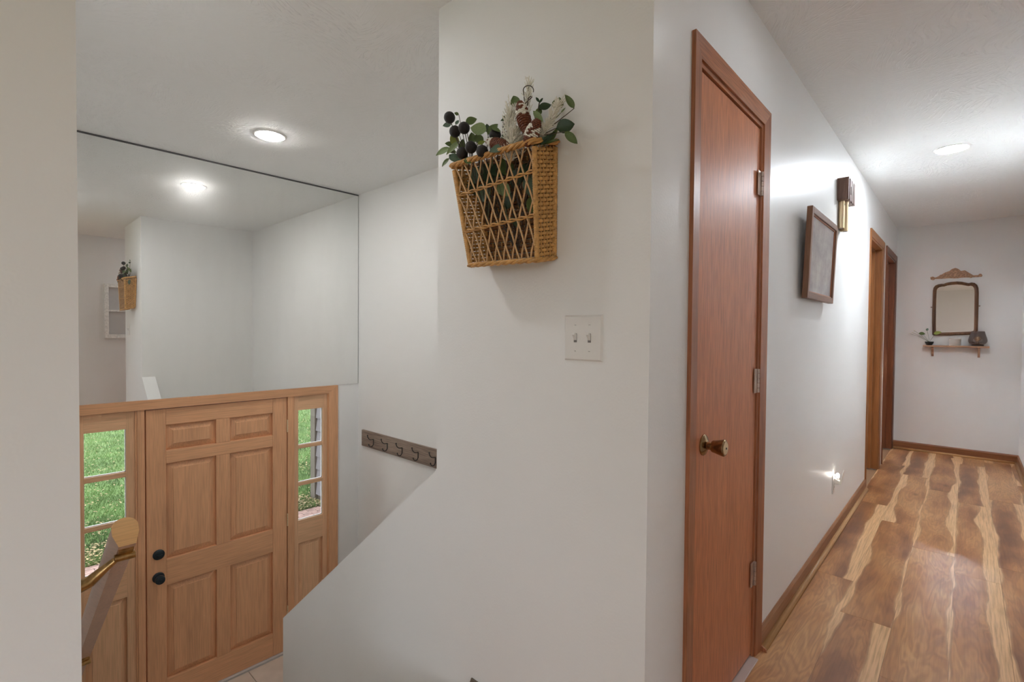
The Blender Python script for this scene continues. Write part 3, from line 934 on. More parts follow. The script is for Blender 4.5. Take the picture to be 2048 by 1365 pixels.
# ------------------------------------------------------------------ recessed ceiling lamps, among them unseen ones added for fill light
def downlight(x, y, lens, label, group=None, dome=0.0105):
    r = root('ceiling_lamp', (x, y, CZ), label, 'ceiling light', group)
    MB().lathe((x, y, CZ), (0, 0, -1), [(-0.002, 0.094), (0.003, 0.094), (0.006, 0.090), (0.007, 0.080), (0.002, 0.0745), (0.0, 0.0745)], 48, False).build('trim_ring', M['lamptrim'], r, True)
    MB().lathe((x, y, CZ), (0, 0, -1), [(0.001, 0.0748), (dome * 0.75, 0.069), (dome, 0.036)], 16).build('lens', M[lens], r, True)
    return r
downlight(1.197, 3.118, 'lamp_stair', 'round recessed light glowing in the ceiling above the front door', None, 0.0165)
downlight(0.50, 1.84, 'fill_top', 'added unseen fill light in the ceiling above the top of the stairs')  # added out of view to brighten half wall, basket wall and door
downlight(1.80, 0.090, 'fill_mid', 'added unseen fill light in the hall ceiling in front of the closet door')  # added out of view to brighten the near end of the hall
downlight(4.163, 0.090, 'lamp_hall', 'round recessed light glowing in the hall ceiling', None, 0.0095)
for x, y, lb in ((-1.7, -0.95, 'added fill light in the middle of the ceiling of the room behind the viewer'), (-0.75, -1.9, 'added fill light near the added window that faces the closet, behind the viewer'), (-2.4, -1.9, 'added fill light in the window corner of the room behind the viewer')):
    downlight(x, y, 'fill_room', lb, 'added fill lights behind the viewer')  # unseen lamps added as general fill from behind the viewer
for x, y, lb in ((4.9, 2.2, 'added fill light in the room beyond the nearer far doorway'), (6.4, 2.2, 'added fill light in the room beyond the last doorway')):
    downlight(x, y, 'fill_bed', lb, 'added fill lights in the far rooms')  # unseen lamps added in place of the daylight in these rooms

# ------------------------------------------------------------------ handrail
dr = V((0, math.cos(math.radians(39.3)), -math.sin(math.radians(39.3))))
up = V((0, -dr.z, dr.y))
e0 = V((0.2095, 1.335, 0.822))
hr = root('handrail', e0, 'brown wooden stair handrail on brass wall brackets', 'handrail')
prof = []
for k in range(13):
    a = math.pi * k / 12
    prof.append((0.0235 * math.cos(a), 0.010 + 0.022 * math.sin(a)))
prof += [(-0.0235, -0.004), (-0.0150, -0.031), (0.0150, -0.031), (0.0235, -0.004)]
poly = [e0 + V((px, 0, 0)) + up * pz for px, pz in prof]
MB().prism(poly, dr * 2.05).build('rail_body', M['rail'], hr, True)
MB().prism([p - dr * 0.0008 for p in poly], dr * 0.0007).build('end_grain', M['rail_end'], hr)
for s in (0.045, 0.93, 1.80):
    c = e0 + dr * s + up * -0.032
    br = MB()
    br.lathe(c - V((0.019, 0, 0)) + up * -0.006, (1, 0, 0), [(0, 0.006), (0.001, 0.0085), (0.037, 0.0085), (0.038, 0.006)], 16)
    br.add([c + V((sx * 0.013, 0, 0)) + dr * sy * 0.028 + up * sz for sz in (-0.003, 0.001) for sx, sy in ((-1, -1), (1, -1), (1, 1), (-1, 1))], [(0, 3, 2, 1), (4, 5, 6, 7), (0, 1, 5, 4), (1, 2, 6, 5), (2, 3, 7, 6), (3, 0, 4, 7)])
    bo = br.build('bracket', M['brass'], hr, True)
    a0 = c + V((-0.012, 0, 0)) + up * -0.006
    wz = c.z - 0.050
    pts = [a0, a0 + V((-0.018, 0.004, -0.014)), V((XL + 0.030, c.y + 0.004, wz + 0.008)), V((XL + 0.002, c.y + 0.002, wz))]
    MB().tube(pts, [0.0065, 0.0085, 0.0125, 0.0135], 12).build('bracket_arm', M['brass'], bo, True)
    MB().lathe((XL, c.y + 0.002, wz), (1, 0, 0), [(0, 0.030), (0.003, 0.030), (0.006, 0.020), (0.007, 0.012)], 20).build('bracket_rose', M['brass'], bo, True)

# ------------------------------------------------------------------ coat hook board
hb = root('hook_board', (XS, 3.2, 0.33), 'weathered brown board with five black coat hooks on the stairwell wall', 'coat rack')
box('board', (XS - 0.019, 2.60, 0.268), (XS, 3.815, 0.405), M['hookboard'], hb, 0.0015)
for i in range(6):
    yk = 3.626 - i * 0.2065
    xk = XS - 0.019
    h = MB()
    h.box((xk - 0.003, yk - 0.005, 0.308), (xk, yk + 0.005, 0.350))
    h.tube([(xk - 0.002, yk, 0.350), (xk - 0.014, yk, 0.349), (xk - 0.032, yk, 0.352), (xk - 0.046, yk, 0.362), (xk - 0.054, yk, 0.376), (xk - 0.057, yk, 0.388)], 0.0032, 8)
    h.lathe((xk - 0.057, yk, 0.391), (0, 0, 1), [(-0.006, 0.002), (-0.003, 0.0055), (0.002, 0.0055), (0.005, 0.002)], 10)
    h.tube([(xk - 0.002, yk, 0.314), (xk - 0.004, yk, 0.303), (xk - 0.014, yk, 0.292), (xk - 0.027, yk, 0.291), (xk - 0.039, yk, 0.298), (xk - 0.045, yk, 0.310)], 0.0032, 8)
    h.lathe((xk - 0.045, yk, 0.312), (0, 0, 1), [(-0.005, 0.002), (-0.003, 0.005), (0.002, 0.005), (0.005, 0.002)], 10)
    h.build('coat_hook', M['black'], hb, True)

# ------------------------------------------------------------------ light switch
sw = root('light_switch', (XB, 0.787, 1.248), 'white double toggle light switch plate below the basket', 'light switch')
a, b, c_ = 0.064, 0.0645, 0.0065
mb = MB()
lo = [(XB, 0.787 + s * a, 1.248 + t * b) for s, t in ((-1, -1), (1, -1), (1, 1), (-1, 1))]
hi = [(XB - c_, 0.787 + s * (a - 0.005), 1.248 + t * (b - 0.005)) for s, t in ((-1, -1), (1, -1), (1, 1), (-1, 1))]
mb.add(lo + hi, [(0, 1, 2, 3), (7, 6, 5, 4)] + [(i, 4 + i, 4 + (i + 1) % 4, (i + 1) % 4) for i in range(4)])
mb.build('plate', M['plastic'], sw)
for dy in (0.0235, -0.0235):
    y = 0.787 + dy
    box('toggle_slot', (XB - c_ - 0.0004, y - 0.0052, 1.2355), (XB - c_ + 0.001, y + 0.0052, 1.2605), M['plastic_dark'], sw)
    MB().prism([(XB - c_, y - 0.0042, 1.241), (XB - c_, y - 0.0042, 1.2585), (XB - c_ - 0.010, y - 0.0042, 1.2625), (XB - c_ - 0.011, y - 0.0042, 1.2570)], (0, 0.0084, 0)).build('toggle', M['plastic'], sw)
    for dz in (-0.0365, 0.0365):
        s_ = MB().lathe((XB - c_ + 0.0005, y, 1.248 + dz), (-1, 0, 0), [(0, 0.0034), (0.0012, 0.0030), (0.0016, 0.001)], 12).build('screw', M['plastic'], sw)
        box('screw_slot', (XB - c_ - 0.0013, y - 0.0026, 1.248 + dz - 0.0005), (XB - c_ - 0.0008, y + 0.0026, 1.248 + dz + 0.0005), M['plastic_dark'], s_)

# ------------------------------------------------------------------ framed picture in the hall
px0, px1 = 2.607, 3.207
pc = root('framed_picture', ((px0 + px1) / 2, YH - 0.03, 1.645), 'wood framed faint print with painted glass reflection hanging on the hall wall', 'picture')
PZ0, PZ1, FT = 1.4325, 1.858, 0.024
def py(z):          # the top leans away from the wall
    return 0.5456 - (z - PZ0) / (PZ1 - PZ0) * 0.0156
def fpiece(x0, x1, z0, z1, name, mat, inset=0.0, th=FT):
    vs = []
    for z in (z0, z1):
        y = py(z) + inset
        vs += [(x0, y, z), (x1, y, z), (x1, y + th, z), (x0, y + th, z)]
    return MB().add(vs, [(0, 3, 2, 1), (4, 5, 6, 7), (0, 1, 5, 4), (1, 2, 6, 5), (2, 3, 7, 6), (3, 0, 4, 7)]).build(name, mat, pc, False, 0.002)
w = 0.030
fpiece(px0, px0 + w, PZ0, PZ1, 'frame_side', M['frame'])
fpiece(px1 - w, px1, PZ0, PZ1, 'frame_side', M['frame'])
fpiece(px0 + w, px1 - w, PZ0, PZ0 + w, 'frame_rail', M['frame_x'])
fpiece(px0 + w, px1 - w, PZ1 - w, PZ1, 'frame_rail', M['frame_x'])
for a_, b_ in (((px0 + w, px0 + w + 0.006), (PZ0 + w, PZ1 - w)), ((px1 - w - 0.006, px1 - w), (PZ0 + w, PZ1 - w))):
    fpiece(a_[0], a_[1], b_[0], b_[1], 'inner_lip', M['casing'], 0.006, 0.010)
for b_ in ((PZ0 + w, PZ0 + w + 0.006), (PZ1 - w - 0.006, PZ1 - w)):
    fpiece(px0 + w + 0.006, px1 - w - 0.006, b_[0], b_[1], 'inner_lip', M['casing_x'], 0.006, 0.010)
fpiece(px0 + w, px1 - w, PZ0 + w, PZ1 - w, 'print', M['art'], 0.011, 0.004)
tag(pc.children[-1], 'faint grey print with the glass reflection painted into its colour')

# ------------------------------------------------------------------ door chime
ch = root('door_chime', (3.60, YH, 2.0), 'walnut box door chime with brass tubes on the hall wall', 'door chime')
cx0, cx1, cy0, cz0, cz1 = 3.500, 3.733, 0.529, 2.069, 2.200
box('chime_box', (cx0, cy0 + 0.008, cz0), (cx1, YH, cz1), M['walnut'], ch, 0.0015)
box('recess', (cx0 + 0.012, cy0 + 0.006, cz0 + 0.01), (cx1 - 0.012, cy0 + 0.0085, cz1 - 0.01), M['walnut_d'], ch)
for a_, b_ in ((cx0, cx0 + 0.020), (cx0 + 0.050, cx0 + 0.105), (cx0 + 0.118, cx0 + 0.165), (cx1 - 0.050, cx1)):
    box('slat', (a_, cy0, cz0), (b_, cy0 + 0.009, cz1), M['walnut'], ch, 0.0015)
box('ornament', (cx0 + 0.070, cy0 - 0.002, cz0 + 0.038), (cx0 + 0.085, cy0, cz0 + 0.085), M['walnut_d'], ch)
for tx, ty, tl in ((3.545, 0.570, 1.905), (3.580, 0.556, 1.890), (3.612, 0.570, 1.897)):
    t_ = MB().lathe((tx, ty, tl), (0, 0, 1), [(0, 0.0150), (0.001, 0.0165), (cz0 - tl, 0.0165)], 20).build('tube', M['brass_pale'], ch, True)
    MB().lathe((tx, ty - 0.0160, 2.047), (0, -1, 0), [(0, 0.006), (0.001, 0.006)], 12).build('tube_hole', M['black'], t_)
    MB().lathe((tx, ty, tl - 0.0003), (0, 0, 1), [(0, 0.0135), (0.0003, 0.0135)], 16).build('tube_bore', M['walnut_d'], t_)

# ------------------------------------------------------------------ outlet and night light
ot = root('wall_outlet', (3.565, YH, 0.34), 'white outlet plate low on the hall wall', 'outlet')
box('plate', (3.530, YH - 0.006, 0.283), (3.600, YH, 0.397), M['plastic'], ot, 0.002)
for z in (0.320, 0.360):
    rc = MB().lathe((3.565, YH - 0.006, z), (0, -1, 0), [(0, 0.0165), (0.0015, 0.016)], 20).build('receptacle', M['plastic'], ot)
    if z < 0.34:
        for dx in (-0.006, 0.006):
            box('slot', (3.565 + dx - 0.001, YH - 0.0080, z - 0.003), (3.565 + dx + 0.001, YH - 0.0074, z + 0.005), M['plastic_dark'], rc)
nl = root('night_light', (3.565, YH - 0.02, 0.36), 'small lit plug-in night light with a clear oval shade', 'night light')
MB().prism([(3.551, YH - 0.0078, 0.342), (3.551, YH - 0.036, 0.342), (3.551, YH - 0.036, 0.365), (3.551, YH - 0.0078, 0.378)], (0.028, 0, 0)).build('plug_body', M['plastic'], nl, False, 0.002)
MB().lathe((3.565, YH - 0.024, 0.368), (0, 0, 1), [(0, 0.008), (0.012, 0.008), (0.013, 0.007)], 16).build('lamp_socket', M['plastic'], nl, True)
MB().lathe((3.565, YH - 0.024, 0.381), (0, 0, 1), [(0, 0.005), (0.004, 0.0085), (0.012, 0.0105), (0.020, 0.0095), (0.027, 0.006), (0.030, 0.001)], 8).build('bulb', M['nbulb'], nl, True)
sh = MB()
n_ = 20
vs = []
for k in range(n_):
    a_ = 2 * math.pi * k / n_
    vs.append((3.565 + 0.030 * math.cos(a_), 0, 0.388 + 0.046 * math.sin(a_)))
f_ = [(x, YH - 0.040 - (z - 0.345) * 0.16, z) for x, y, z in vs]
sh.prism(f_, (0, -0.003, 0))
sh.build('shade', plain('night_shade_white', (0.86, 0.85, 0.82), 0.3), nl)

# ------------------------------------------------------------------ end wall: carved crest, vanity mirror, shelf and what stands on it
def P5(x, y, plane):        # pixels of the enlarged detail -> wall point
    return pt(1800 + x / 5.25, 500 + y / 5.25, 0, plane)
# carved crest
xc = XE - 0.012
top_ = [(318, 288), (345, 282), (372, 292), (420, 270), (470, 240), (520, 222), (548, 200), (582, 190), (612, 200), (640, 222), (680, 215), (720, 238), (770, 268), (820, 266), (848, 250), (862, 262)]
bot_ = [(858, 282), (820, 286), (770, 288), (720, 290), (650, 292), (580, 300), (520, 298), (470, 302), (420, 306), (372, 306), (345, 314), (322, 312)]
cr = root('carved_crest', P5(590, 250, XE), 'carved wooden scroll crest above the small mirror', 'wall ornament')
MB().prism([P5(x, y, xc + 0.004) for x, y in top_ + bot_], (XE - xc - 0.004, 0, 0)).build('backing', M['carving'], cr)
def scroll(cx, cy, r0, turns, dirn, a0, name='scroll'):
    pts, rr = [], []
    for k in range(26):
        t = k / 25
        a = a0 + dirn * turns * 2 * math.pi * t
        r = r0 * (1 - 0.85 * t)
        pts.append(P5(cx + r * math.cos(a), cy + r * math.sin(a), xc - 0.001))
        rr.append(0.0065 * (1 - 0.5 * t))
    MB().tube(pts, rr, 7).build(name, M['carving'], cr, True)
for cx_, cy_, r_, d_ in ((345, 297, 18, 1), (430, 284, 22, -1), (480, 268, 26, 1), (530, 258, 26, -1), (640, 256, 26, 1), (690, 256, 26, -1), (740, 272, 20, 1), (840, 270, 17, -1)):
    scroll(cx_, cy_, r_, 1.4, d_, 0.5)
for k in range(7):
    a = math.pi * (0.14 + 0.72 * k / 6)
    MB().tube([P5(582, 240, xc - 0.003), P5(582 + 24 * math.cos(a), 240 - 26 * math.sin(a), xc - 0.006), P5(582 + 40 * math.cos(a), 240 - 46 * math.sin(a), xc)], [0.004, 0.0065, 0.003], 7).build('shell_rib', M['carving'], cr, True)
for x0_, x1_ in ((372, 430), (760, 830)):
    MB().tube([P5(x0_, 298 if x0_ < 500 else 279, xc), P5((x0_ + x1_) / 2, 293 if x0_ < 500 else 278, xc - 0.003), P5(x1_, 290 if x0_ < 500 else 276, xc)], [0.005, 0.008, 0.005], 7).build('leaf_bar', M['carving'], cr, True)
for k in range(9):
    x_ = 480 + k * 26
    MB().lathe(P5(x_, 284 - 8 * math.sin(k), xc - 0.001), (-1, 0, 0), [(-0.004, 0.008), (0.0, 0.0075), (0.004, 0.004), (0.005, 0.001)], 8).build('bead', M['carving'], cr, True)

# vanity mirror
outer = [(338, 890), (336, 760), (338, 640), (342, 520), (345, 430), (352, 398), (372, 374), (402, 362), (435, 357), (458, 357), (490, 345), (540, 336), (600, 332), (650, 335), (695, 345), (722, 350), (750, 343), (785, 348), (812, 370), (824, 400), (828, 450), (826, 560), (822, 700), (818, 850), (812, 880), (770, 890), (650, 896), (520, 900), (400, 900), (352, 900)]
inner = [(380, 856), (378, 760), (379, 640), (382, 520), (386, 440), (389, 420), (398, 405), (414, 394), (438, 388), (466, 386), (498, 376), (545, 369), (598, 366), (645, 369), (688, 377), (718, 382), (744, 378), (764, 386), (776, 402), (780, 424), (781, 460), (780, 560), (778, 700), (775, 830), (770, 850), (740, 858), (640, 862), (520, 866), (420, 868), (388, 866)]
vm = root('vanity_mirror', P5(580, 640, XE), 'small arched mirror in a dark wooden frame on the hall end wall', 'mirror')
n_ = len(outer)
def lerp(a, b, t):
    return (a[0] + (b[0] - a[0]) * t, a[1] + (b[1] - a[1]) * t)
loops = [(0.0, XE - 0.001), (0.0, XE - 0.014), (0.22, XE - 0.024), (0.6, XE - 0.026), (0.85, XE - 0.018), (1.0, XE - 0.012), (1.0, XE - 0.001)]
vs, fs = [], []
for t, xp in loops:
    vs += [P5(*lerp(outer[i], inner[i], t), xp) for i in range(n_)]
for k in range(len(loops) - 1):
    for i in range(n_):
        j = (i + 1) % n_
        fs.append((k * n_ + i, k * n_ + j, (k + 1) * n_ + j, (k + 1) * n_ + i))
MB().add(vs, fs).build('mirror_frame', M['antique'], vm, 'all')
MB().prism([P5(*p, XE - 0.013) for p in [lerp(inner[i], (580, 620), -0.02) for i in range(n_)]], (0.008, 0, 0)).build('mirror_glass', M['mirror2'], vm)
for x_, y_ in ((334, 603), (830, 590)):
    c = P5(x_, y_, XE - 0.012)
    MB().lathe(c, (0, 1 if x_ < 500 else -1, 0), [(-0.006, 0.003), (0.002, 0.003), (0.003, 0.0055), (0.007, 0.0055), (0.009, 0.002)], 12).build('pivot_knob', M['antique'], vm, True)

# shelf
ZS = 1.1545
XF = XE - 0.115
sl = root('wall_shelf', (XE, 0.085, ZS), 'narrow oak wall shelf below the small mirror', 'shelf')
MB().prism([(XF, 0.3385, ZS), (XF, -0.1705, ZS), (XF - 0.004, -0.1705, ZS - 0.008), (XF, -0.1705, ZS - 0.018), (XF, 0.3385, ZS - 0.018), (XF - 0.004, 0.3385, ZS - 0.008)][:0] or [(XF, -0.1705, ZS), (XF - 0.003, -0.1705, ZS - 0.009), (XF, -0.1705, ZS - 0.018), (XE, -0.1705, ZS - 0.018), (XE, -0.1705, ZS)], (0, 0.509, 0)).build('shelf_board', M['shelf'], sl)
for y_ in (0.262, -0.096):
    MB().prism([(XE, y_ - 0.009, ZS - 0.018), (XF + 0.022, y_ - 0.009, ZS - 0.018), (XF + 0.020, y_ - 0.009, ZS - 0.034), (XF + 0.045, y_ - 0.009, ZS - 0.060), (XF + 0.055, y_ - 0.009, ZS - 0.095), (XE - 0.02, y_ - 0.009, ZS - 0.118), (XE, y_ - 0.009, ZS - 0.118)], (0, 0.018, 0)).build('bracket', M['shelf'], sl)

# candle jar
cy = 0.0865
cn = root('candle_jar', (XE - 0.06, cy, ZS), 'squat cream candle in a glass jar in the middle of the shelf', 'candle')
MB().lathe((XE - 0.06, cy, ZS), (0, 0, 1), [(0, 0.046), (0.003, 0.0485), (0.080, 0.0485), (0.083, 0.047), (0.083, 0.0455), (0.008, 0.0455)], 28, False).build('jar', M['jar'], cn, True)
MB().lathe((XE - 0.06, cy, ZS + 0.0005), (0, 0, 1), [(0, 0.043), (0.003, 0.045), (0.068, 0.045), (0.069, 0.02)], 28).build('wax', M['wax'], cn, True)
# smoked glass lamp
ly_ = -0.0845
lm = root('bulb_lamp', (XE - 0.062, ly_, ZS), 'small black lamp with smoked glass bowl shade on the shelf', 'lamp')
MB().lathe((XE - 0.062, ly_, ZS), (0, 0, 1), [(0, 0.046), (0.004, 0.047), (0.012, 0.047), (0.016, 0.040), (0.020, 0.030), (0.022, 0.014), (0.042, 0.013), (0.043, 0.006)], 28).build('base', M['black'], lm, True)
MB().lathe((XE - 0.062, ly_, ZS + 0.014), (0, 0, 1), [(0, 0.040), (0.004, 0.052), (0.014, 0.064), (0.030, 0.072), (0.046, 0.073), (0.066, 0.069), (0.092, 0.062), (0.135, 0.051), (0.135, 0.0495), (0.092, 0.0605), (0.066, 0.0675), (0.046, 0.0715), (0.030, 0.0705), (0.014, 0.0625)], 32, False).build('glass_shade', M['smoke'], lm, True)
MB().lathe((XE - 0.062, ly_, ZS + 0.043), (0, 0, 1), [(0, 0.010), (0.008, 0.014), (0.022, 0.026), (0.038, 0.030), (0.052, 0.026), (0.062, 0.014), (0.065, 0.002)], 20).build('bulb', M['bulb_glass'], lm, True)
MB().tube([V((XE - 0.062, ly_ + 0.010 * math.cos(k * 1.1), ZS + 0.055 + k * 0.0045)) + V((0.010 * math.sin(k * 1.1), 0, 0)) for k in range(9)], 0.0011, 5).build('filament', M['amber'], lm, True)


def leaf_mesh(name, mat, ln=1.0, wd=0.62, curl=0.12, nseg=7, tip=1.25):
    """thin curved leaf with a folded midrib: base at the origin, tip towards +X, face towards +Z"""
    mb = MB()
    vs, fs = [], []
    for side in (1, -1):
        base = len(vs)
        for i in range(nseg + 1):
            t = i / nseg
            wv = wd / 2 * (math.sin(math.pi * t ** 0.82)) ** 0.8 if 0 < t < 1 else 0.0
            for s_ in (-1, -0.5, 0, 0.5, 1):
                z = curl * (t * (1 - t)) * 1.6 - 0.10 * wd * (1 - abs(s_)) + side * 0.004
                vs.append((ln * t, s_ * wv, z))
        for i in range(nseg):
            for k in range(4):
                q = (base + i * 5 + k, base + (i + 1) * 5 + k, base + (i + 1) * 5 + k + 1, base + i * 5 + k + 1)
                fs.append(q if side > 0 else q[::-1])
    mb.add(vs, fs)
    return mb.mesh(name, mat, V((0, 0, 0)), 'all')


LEAF = {k: leaf_mesh('leaf', M['leaf_' + k]) for k in ('pale', 'mid', 'dark', 'blue', 'lime')}
LEAFN = {k: leaf_mesh('leaf', M['leaf_' + k], 1.0, 0.40) for k in ('pale', 'mid', 'dark', 'blue', 'lime')}


def put_leaf(parent, base, d, nrm, ln, wfac, mesh):
    """a leaf starting at BASE and pointing along D with its face towards NRM"""
    d = V(d).normalized()
    nrm = V(nrm)
    nrm = (nrm - d * nrm.dot(d)).normalized()
    y = nrm.cross(d)
    o = link('leaf', mesh, base, parent)
    o.rotation_mode = 'QUATERNION'
    o.rotation_quaternion = Matrix((d, y, nrm)).transposed().to_quaternion()
    o.scale = (ln, ln * wfac, ln)
    return o


# little plant in a black bowl
pl = root('potted_plant', (XE - 0.06, 0.289, ZS), 'tiny plant with round leaves in a black bowl on the shelf', 'potted plant')
pcx = V((XE - 0.06, 0.289, ZS))
MB().lathe(pcx, (0, 0, 1), [(0, 0.020), (0.003, 0.024), (0.018, 0.033), (0.034, 0.0375), (0.038, 0.0375), (0.036, 0.033), (0.032, 0.020)], 24).build('bowl', M['pot'], pl, True)
tips = [(225, 880, 'mid', -0.2, 0.055), (385, 875, 'lime', 0.3, 0.062), (285, 840, 'blue', 1.2, 0.030), (130, 870, 'flock', 2.8, 0.022), (150, 850, 'flock', 2.2, 0.022), (105, 882, 'flock', 3.3, 0.018)]
for x_, y_, k_, an, ln in tips:
    p = P5(x_, y_, XE - 0.07)
    b0_ = pcx + V((0, 0, 0.032))
    midp = (p + b0_) / 2 + V((0, (p.y - b0_.y) * 0.1, 0.02))
    MB().tube([b0_, midp, p], 0.0012, 6).build('stem', M['stem_green'], pl, True)
    mesh = LEAF[k_] if k_ in LEAF else leaf_mesh('leaf', M['flock'])
    dirv = V((0, -math.cos(an), math.sin(an)))
    put_leaf(pl, p - dirv * ln * 0.4, dirv, V((-0.6, 0, 0.6)), ln, 1.3, mesh)

# ------------------------------------------------------------------ old window sash on the wall behind the viewer (seen in the big mirror)
ws = root('old_window_sash', (1.36, YR, 1.13), 'chipped white old window sash seen in the big mirror', 'wall ornament')
sx0, sx1, sz0, sz1 = 1.083, 1.640, 1.130, 1.838
y0_, y1_ = YR, YR + 0.032
box('stile', (sx0, y0_, sz0), (sx0 + 0.045, y1_, sz1), M['chipped'], ws, 0.002)
box('stile', (sx1 - 0.045, y0_, sz0), (sx1, y1_, sz1), M['chipped'], ws, 0.002)
box('rail', (sx0 + 0.045, y0_, sz0), (sx1 - 0.045, y1_, sz0 + 0.05), M['chipped'], ws, 0.002)
box('rail', (sx0 + 0.045, y0_, sz1 - 0.045), (sx1 - 0.045, y1_, sz1), M['chipped'], ws, 0.002)
box('muntin', (sx0 + 0.045, y0_ + 0.004, 1.478), (sx1 - 0.045, y1_ - 0.004, 1.500), M['chipped'], ws, 0.002)
for a_, b_ in ((sz0 + 0.05, 1.478), (1.500, sz1 - 0.045)):
    box('pane', (sx0 + 0.045, y0_ + 0.012, a_), (sx1 - 0.045, y0_ + 0.015, b_), M['sash_glass'], ws)

# ------------------------------------------------------------------ wicker wall basket
TFL, TFR = V((1.041, 1.225, 1.792)), V((1.041, 0.886, 1.785))
TBL, TBR = V((1.138, 1.225, 1.815)), V((1.138, 0.888, 1.811))
BFL, BFR = V((1.056, 1.160, 1.475)), V((1.056, 0.884, 1.466))
BBL, BBR = V((1.138, 1.160, 1.490)), V((1.138, 0.888, 1.483))
bk = root('wicker_basket', V((1.10, 1.02, 1.47)), 'woven wicker wall basket with an open lattice front', 'basket')


def surf(bl, br, tl, tr):
    return lambda u, v: (bl * (1 - u) + br * u) * (1 - v) + (tl * (1 - u) + tr * u) * v


SF = surf(BFL, BFR, TFL, TFR)
SR = surf(BFR, BBR, TFR, TBR)
SLf = surf(BFL, BBL, TFL, TBL)
SBk = surf(BBL, BBR, TBL, TBR)
SBt = surf(BFL, BFR, BBL, BBR)


def weave(name, S, rows_, stakes, nrm, r, amp, mat, vlo=0.02, vhi=0.97):
    mb = MB()
    nrm = V(nrm)
    ns = stakes * 4
    for j in range(rows_):
        v = vlo + (vhi - vlo) * (j + 0.5) / rows_
        pts = []
        for i in range(ns + 1):
            u = i / ns
            ph = math.sin(u * stakes * math.pi) * (1 if j % 2 else -1)
            pts.append(S(u, v) + nrm * amp * ph)
        mb.tube(pts, r, 6, True, 0.55, nrm)
    o = mb.build(name, mat, bk, 'all')
    tag(o, kind='stuff')
    for i in range(stakes):
        u = (i + 0.5) / stakes
        MB().tube([S(u, 0.0), S(u, 0.5), S(u, 0.98)], 0.0022, 6).build('side_stake', M['wicker'], bk, True)
    return o


weave('woven_side', SR, 26, 6, (0, -1, 0), 0.0053, 0.0042, M['wicker'])
weave('woven_side', SLf, 26, 6, (0, 1, 0), 0.0053, 0.0042, M['wicker'])
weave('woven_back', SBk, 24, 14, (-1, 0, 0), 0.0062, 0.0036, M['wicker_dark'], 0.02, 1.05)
weave('woven_base', SBt, 10, 12, (0, 0, -1), 0.0050, 0.0024, M['wicker'])
# wrapped corner posts
for a_, b_, nm in ((BFR, TFR, 0), (BFL, TFL, 1), (BBR, TBR, 2), (BBL, TBL, 3)):
    pts, rr = [], []
    nw = 46
    for k in range(nw * 4 + 1):
        t = k / (nw * 4)
        pts.append(a_.lerp(b_, 0.01 + 0.96 * t))
        rr.append(0.0068 + 0.0013 * abs(math.sin(math.pi * k / 4)))
    MB().tube(pts, rr, 10).build('corner_post', M['wicker'], bk, 'all')
# lattice sticks
def stick(ut, ub, off):
    """one straight cane from the rim to the base, ending at a corner post where it meets one"""
    lo, hi = 0.012, 0.988
    t0, t1 = 0.0, 1.0
    if ub != ut:
        ta, tb = sorted(((lo - ut) / (ub - ut), (hi - ut) / (ub - ut)))
        t0, t1 = max(t0, ta), min(t1, tb)
    if t1 - t0 < 0.12:
        return
    pts = []
    for k in range(15):
        t = t0 + (t1 - t0) * k / 14
        pts.append(SF(ut + (ub - ut) * t, 1.0 - 0.99 * t) + V((off + 0.0014 * math.sin(t * 19.0), 0, 0)))
    MB().tube(pts, 0.00265, 7).build('lattice_stick', M['wicker_pale'], bk, True)
for k in range(-2, 8):
    u0_ = 0.03 + 0.128 * k
    stick(u0_, u0_ + 0.36, -0.003)
for k in range(0, 10):
    u0_ = 0.115 + 0.128 * k
    stick(u0_, u0_ - 0.36, 0.002)
# paired twisted bands across the front
for va, vb in ((0.705, 0.765), (0.335, 0.385)):
    for ph in (0, math.pi):
        pts = []
        for k in range(61):
            t = k / 60
            a = t * 16 * math.pi / 2 + ph
            pts.append(SF(0.0 + t, va + (vb - va) * t) + V((-0.003 + 0.0040 * math.cos(a), 0, 0.0035 * math.sin(a))))
        MB().tube(pts, 0.0026, 7).build('band_strand', M['wicker'], bk, True)


def braid(path, n, r, amp, tw, mat, name):
    """N strands twisting round each other along a path"""
    L = [0.0]
    for i in range(1, len(path)):
        L.append(L[-1] + (path[i] - path[i - 1]).length)
    def at(s_):
        for i in range(1, len(path)):
            if s_ <= L[i] or i == len(path) - 1:
                return path[i - 1].lerp(path[i], (s_ - L[i - 1]) / max(1e-9, L[i] - L[i - 1]))
    N = int(L[-1] / 0.006)
    for j in range(n):
        pts = []
        for k in range(N + 1):
            s_ = L[-1] * k / N
            p = at(s_)
            t = (at(min(L[-1], s_ + 0.01)) - at(max(0, s_ - 0.01))).normalized()
            sd = t.cross(V((0, 0, 1))).normalized()
            a = s_ * tw + 2 * math.pi * j / n
            pts.append(p + sd * amp * math.cos(a) + V((0, 0, 0.8 * amp * math.sin(a))))
        MB().tube(pts, r, 7).build(name, mat, bk, True)


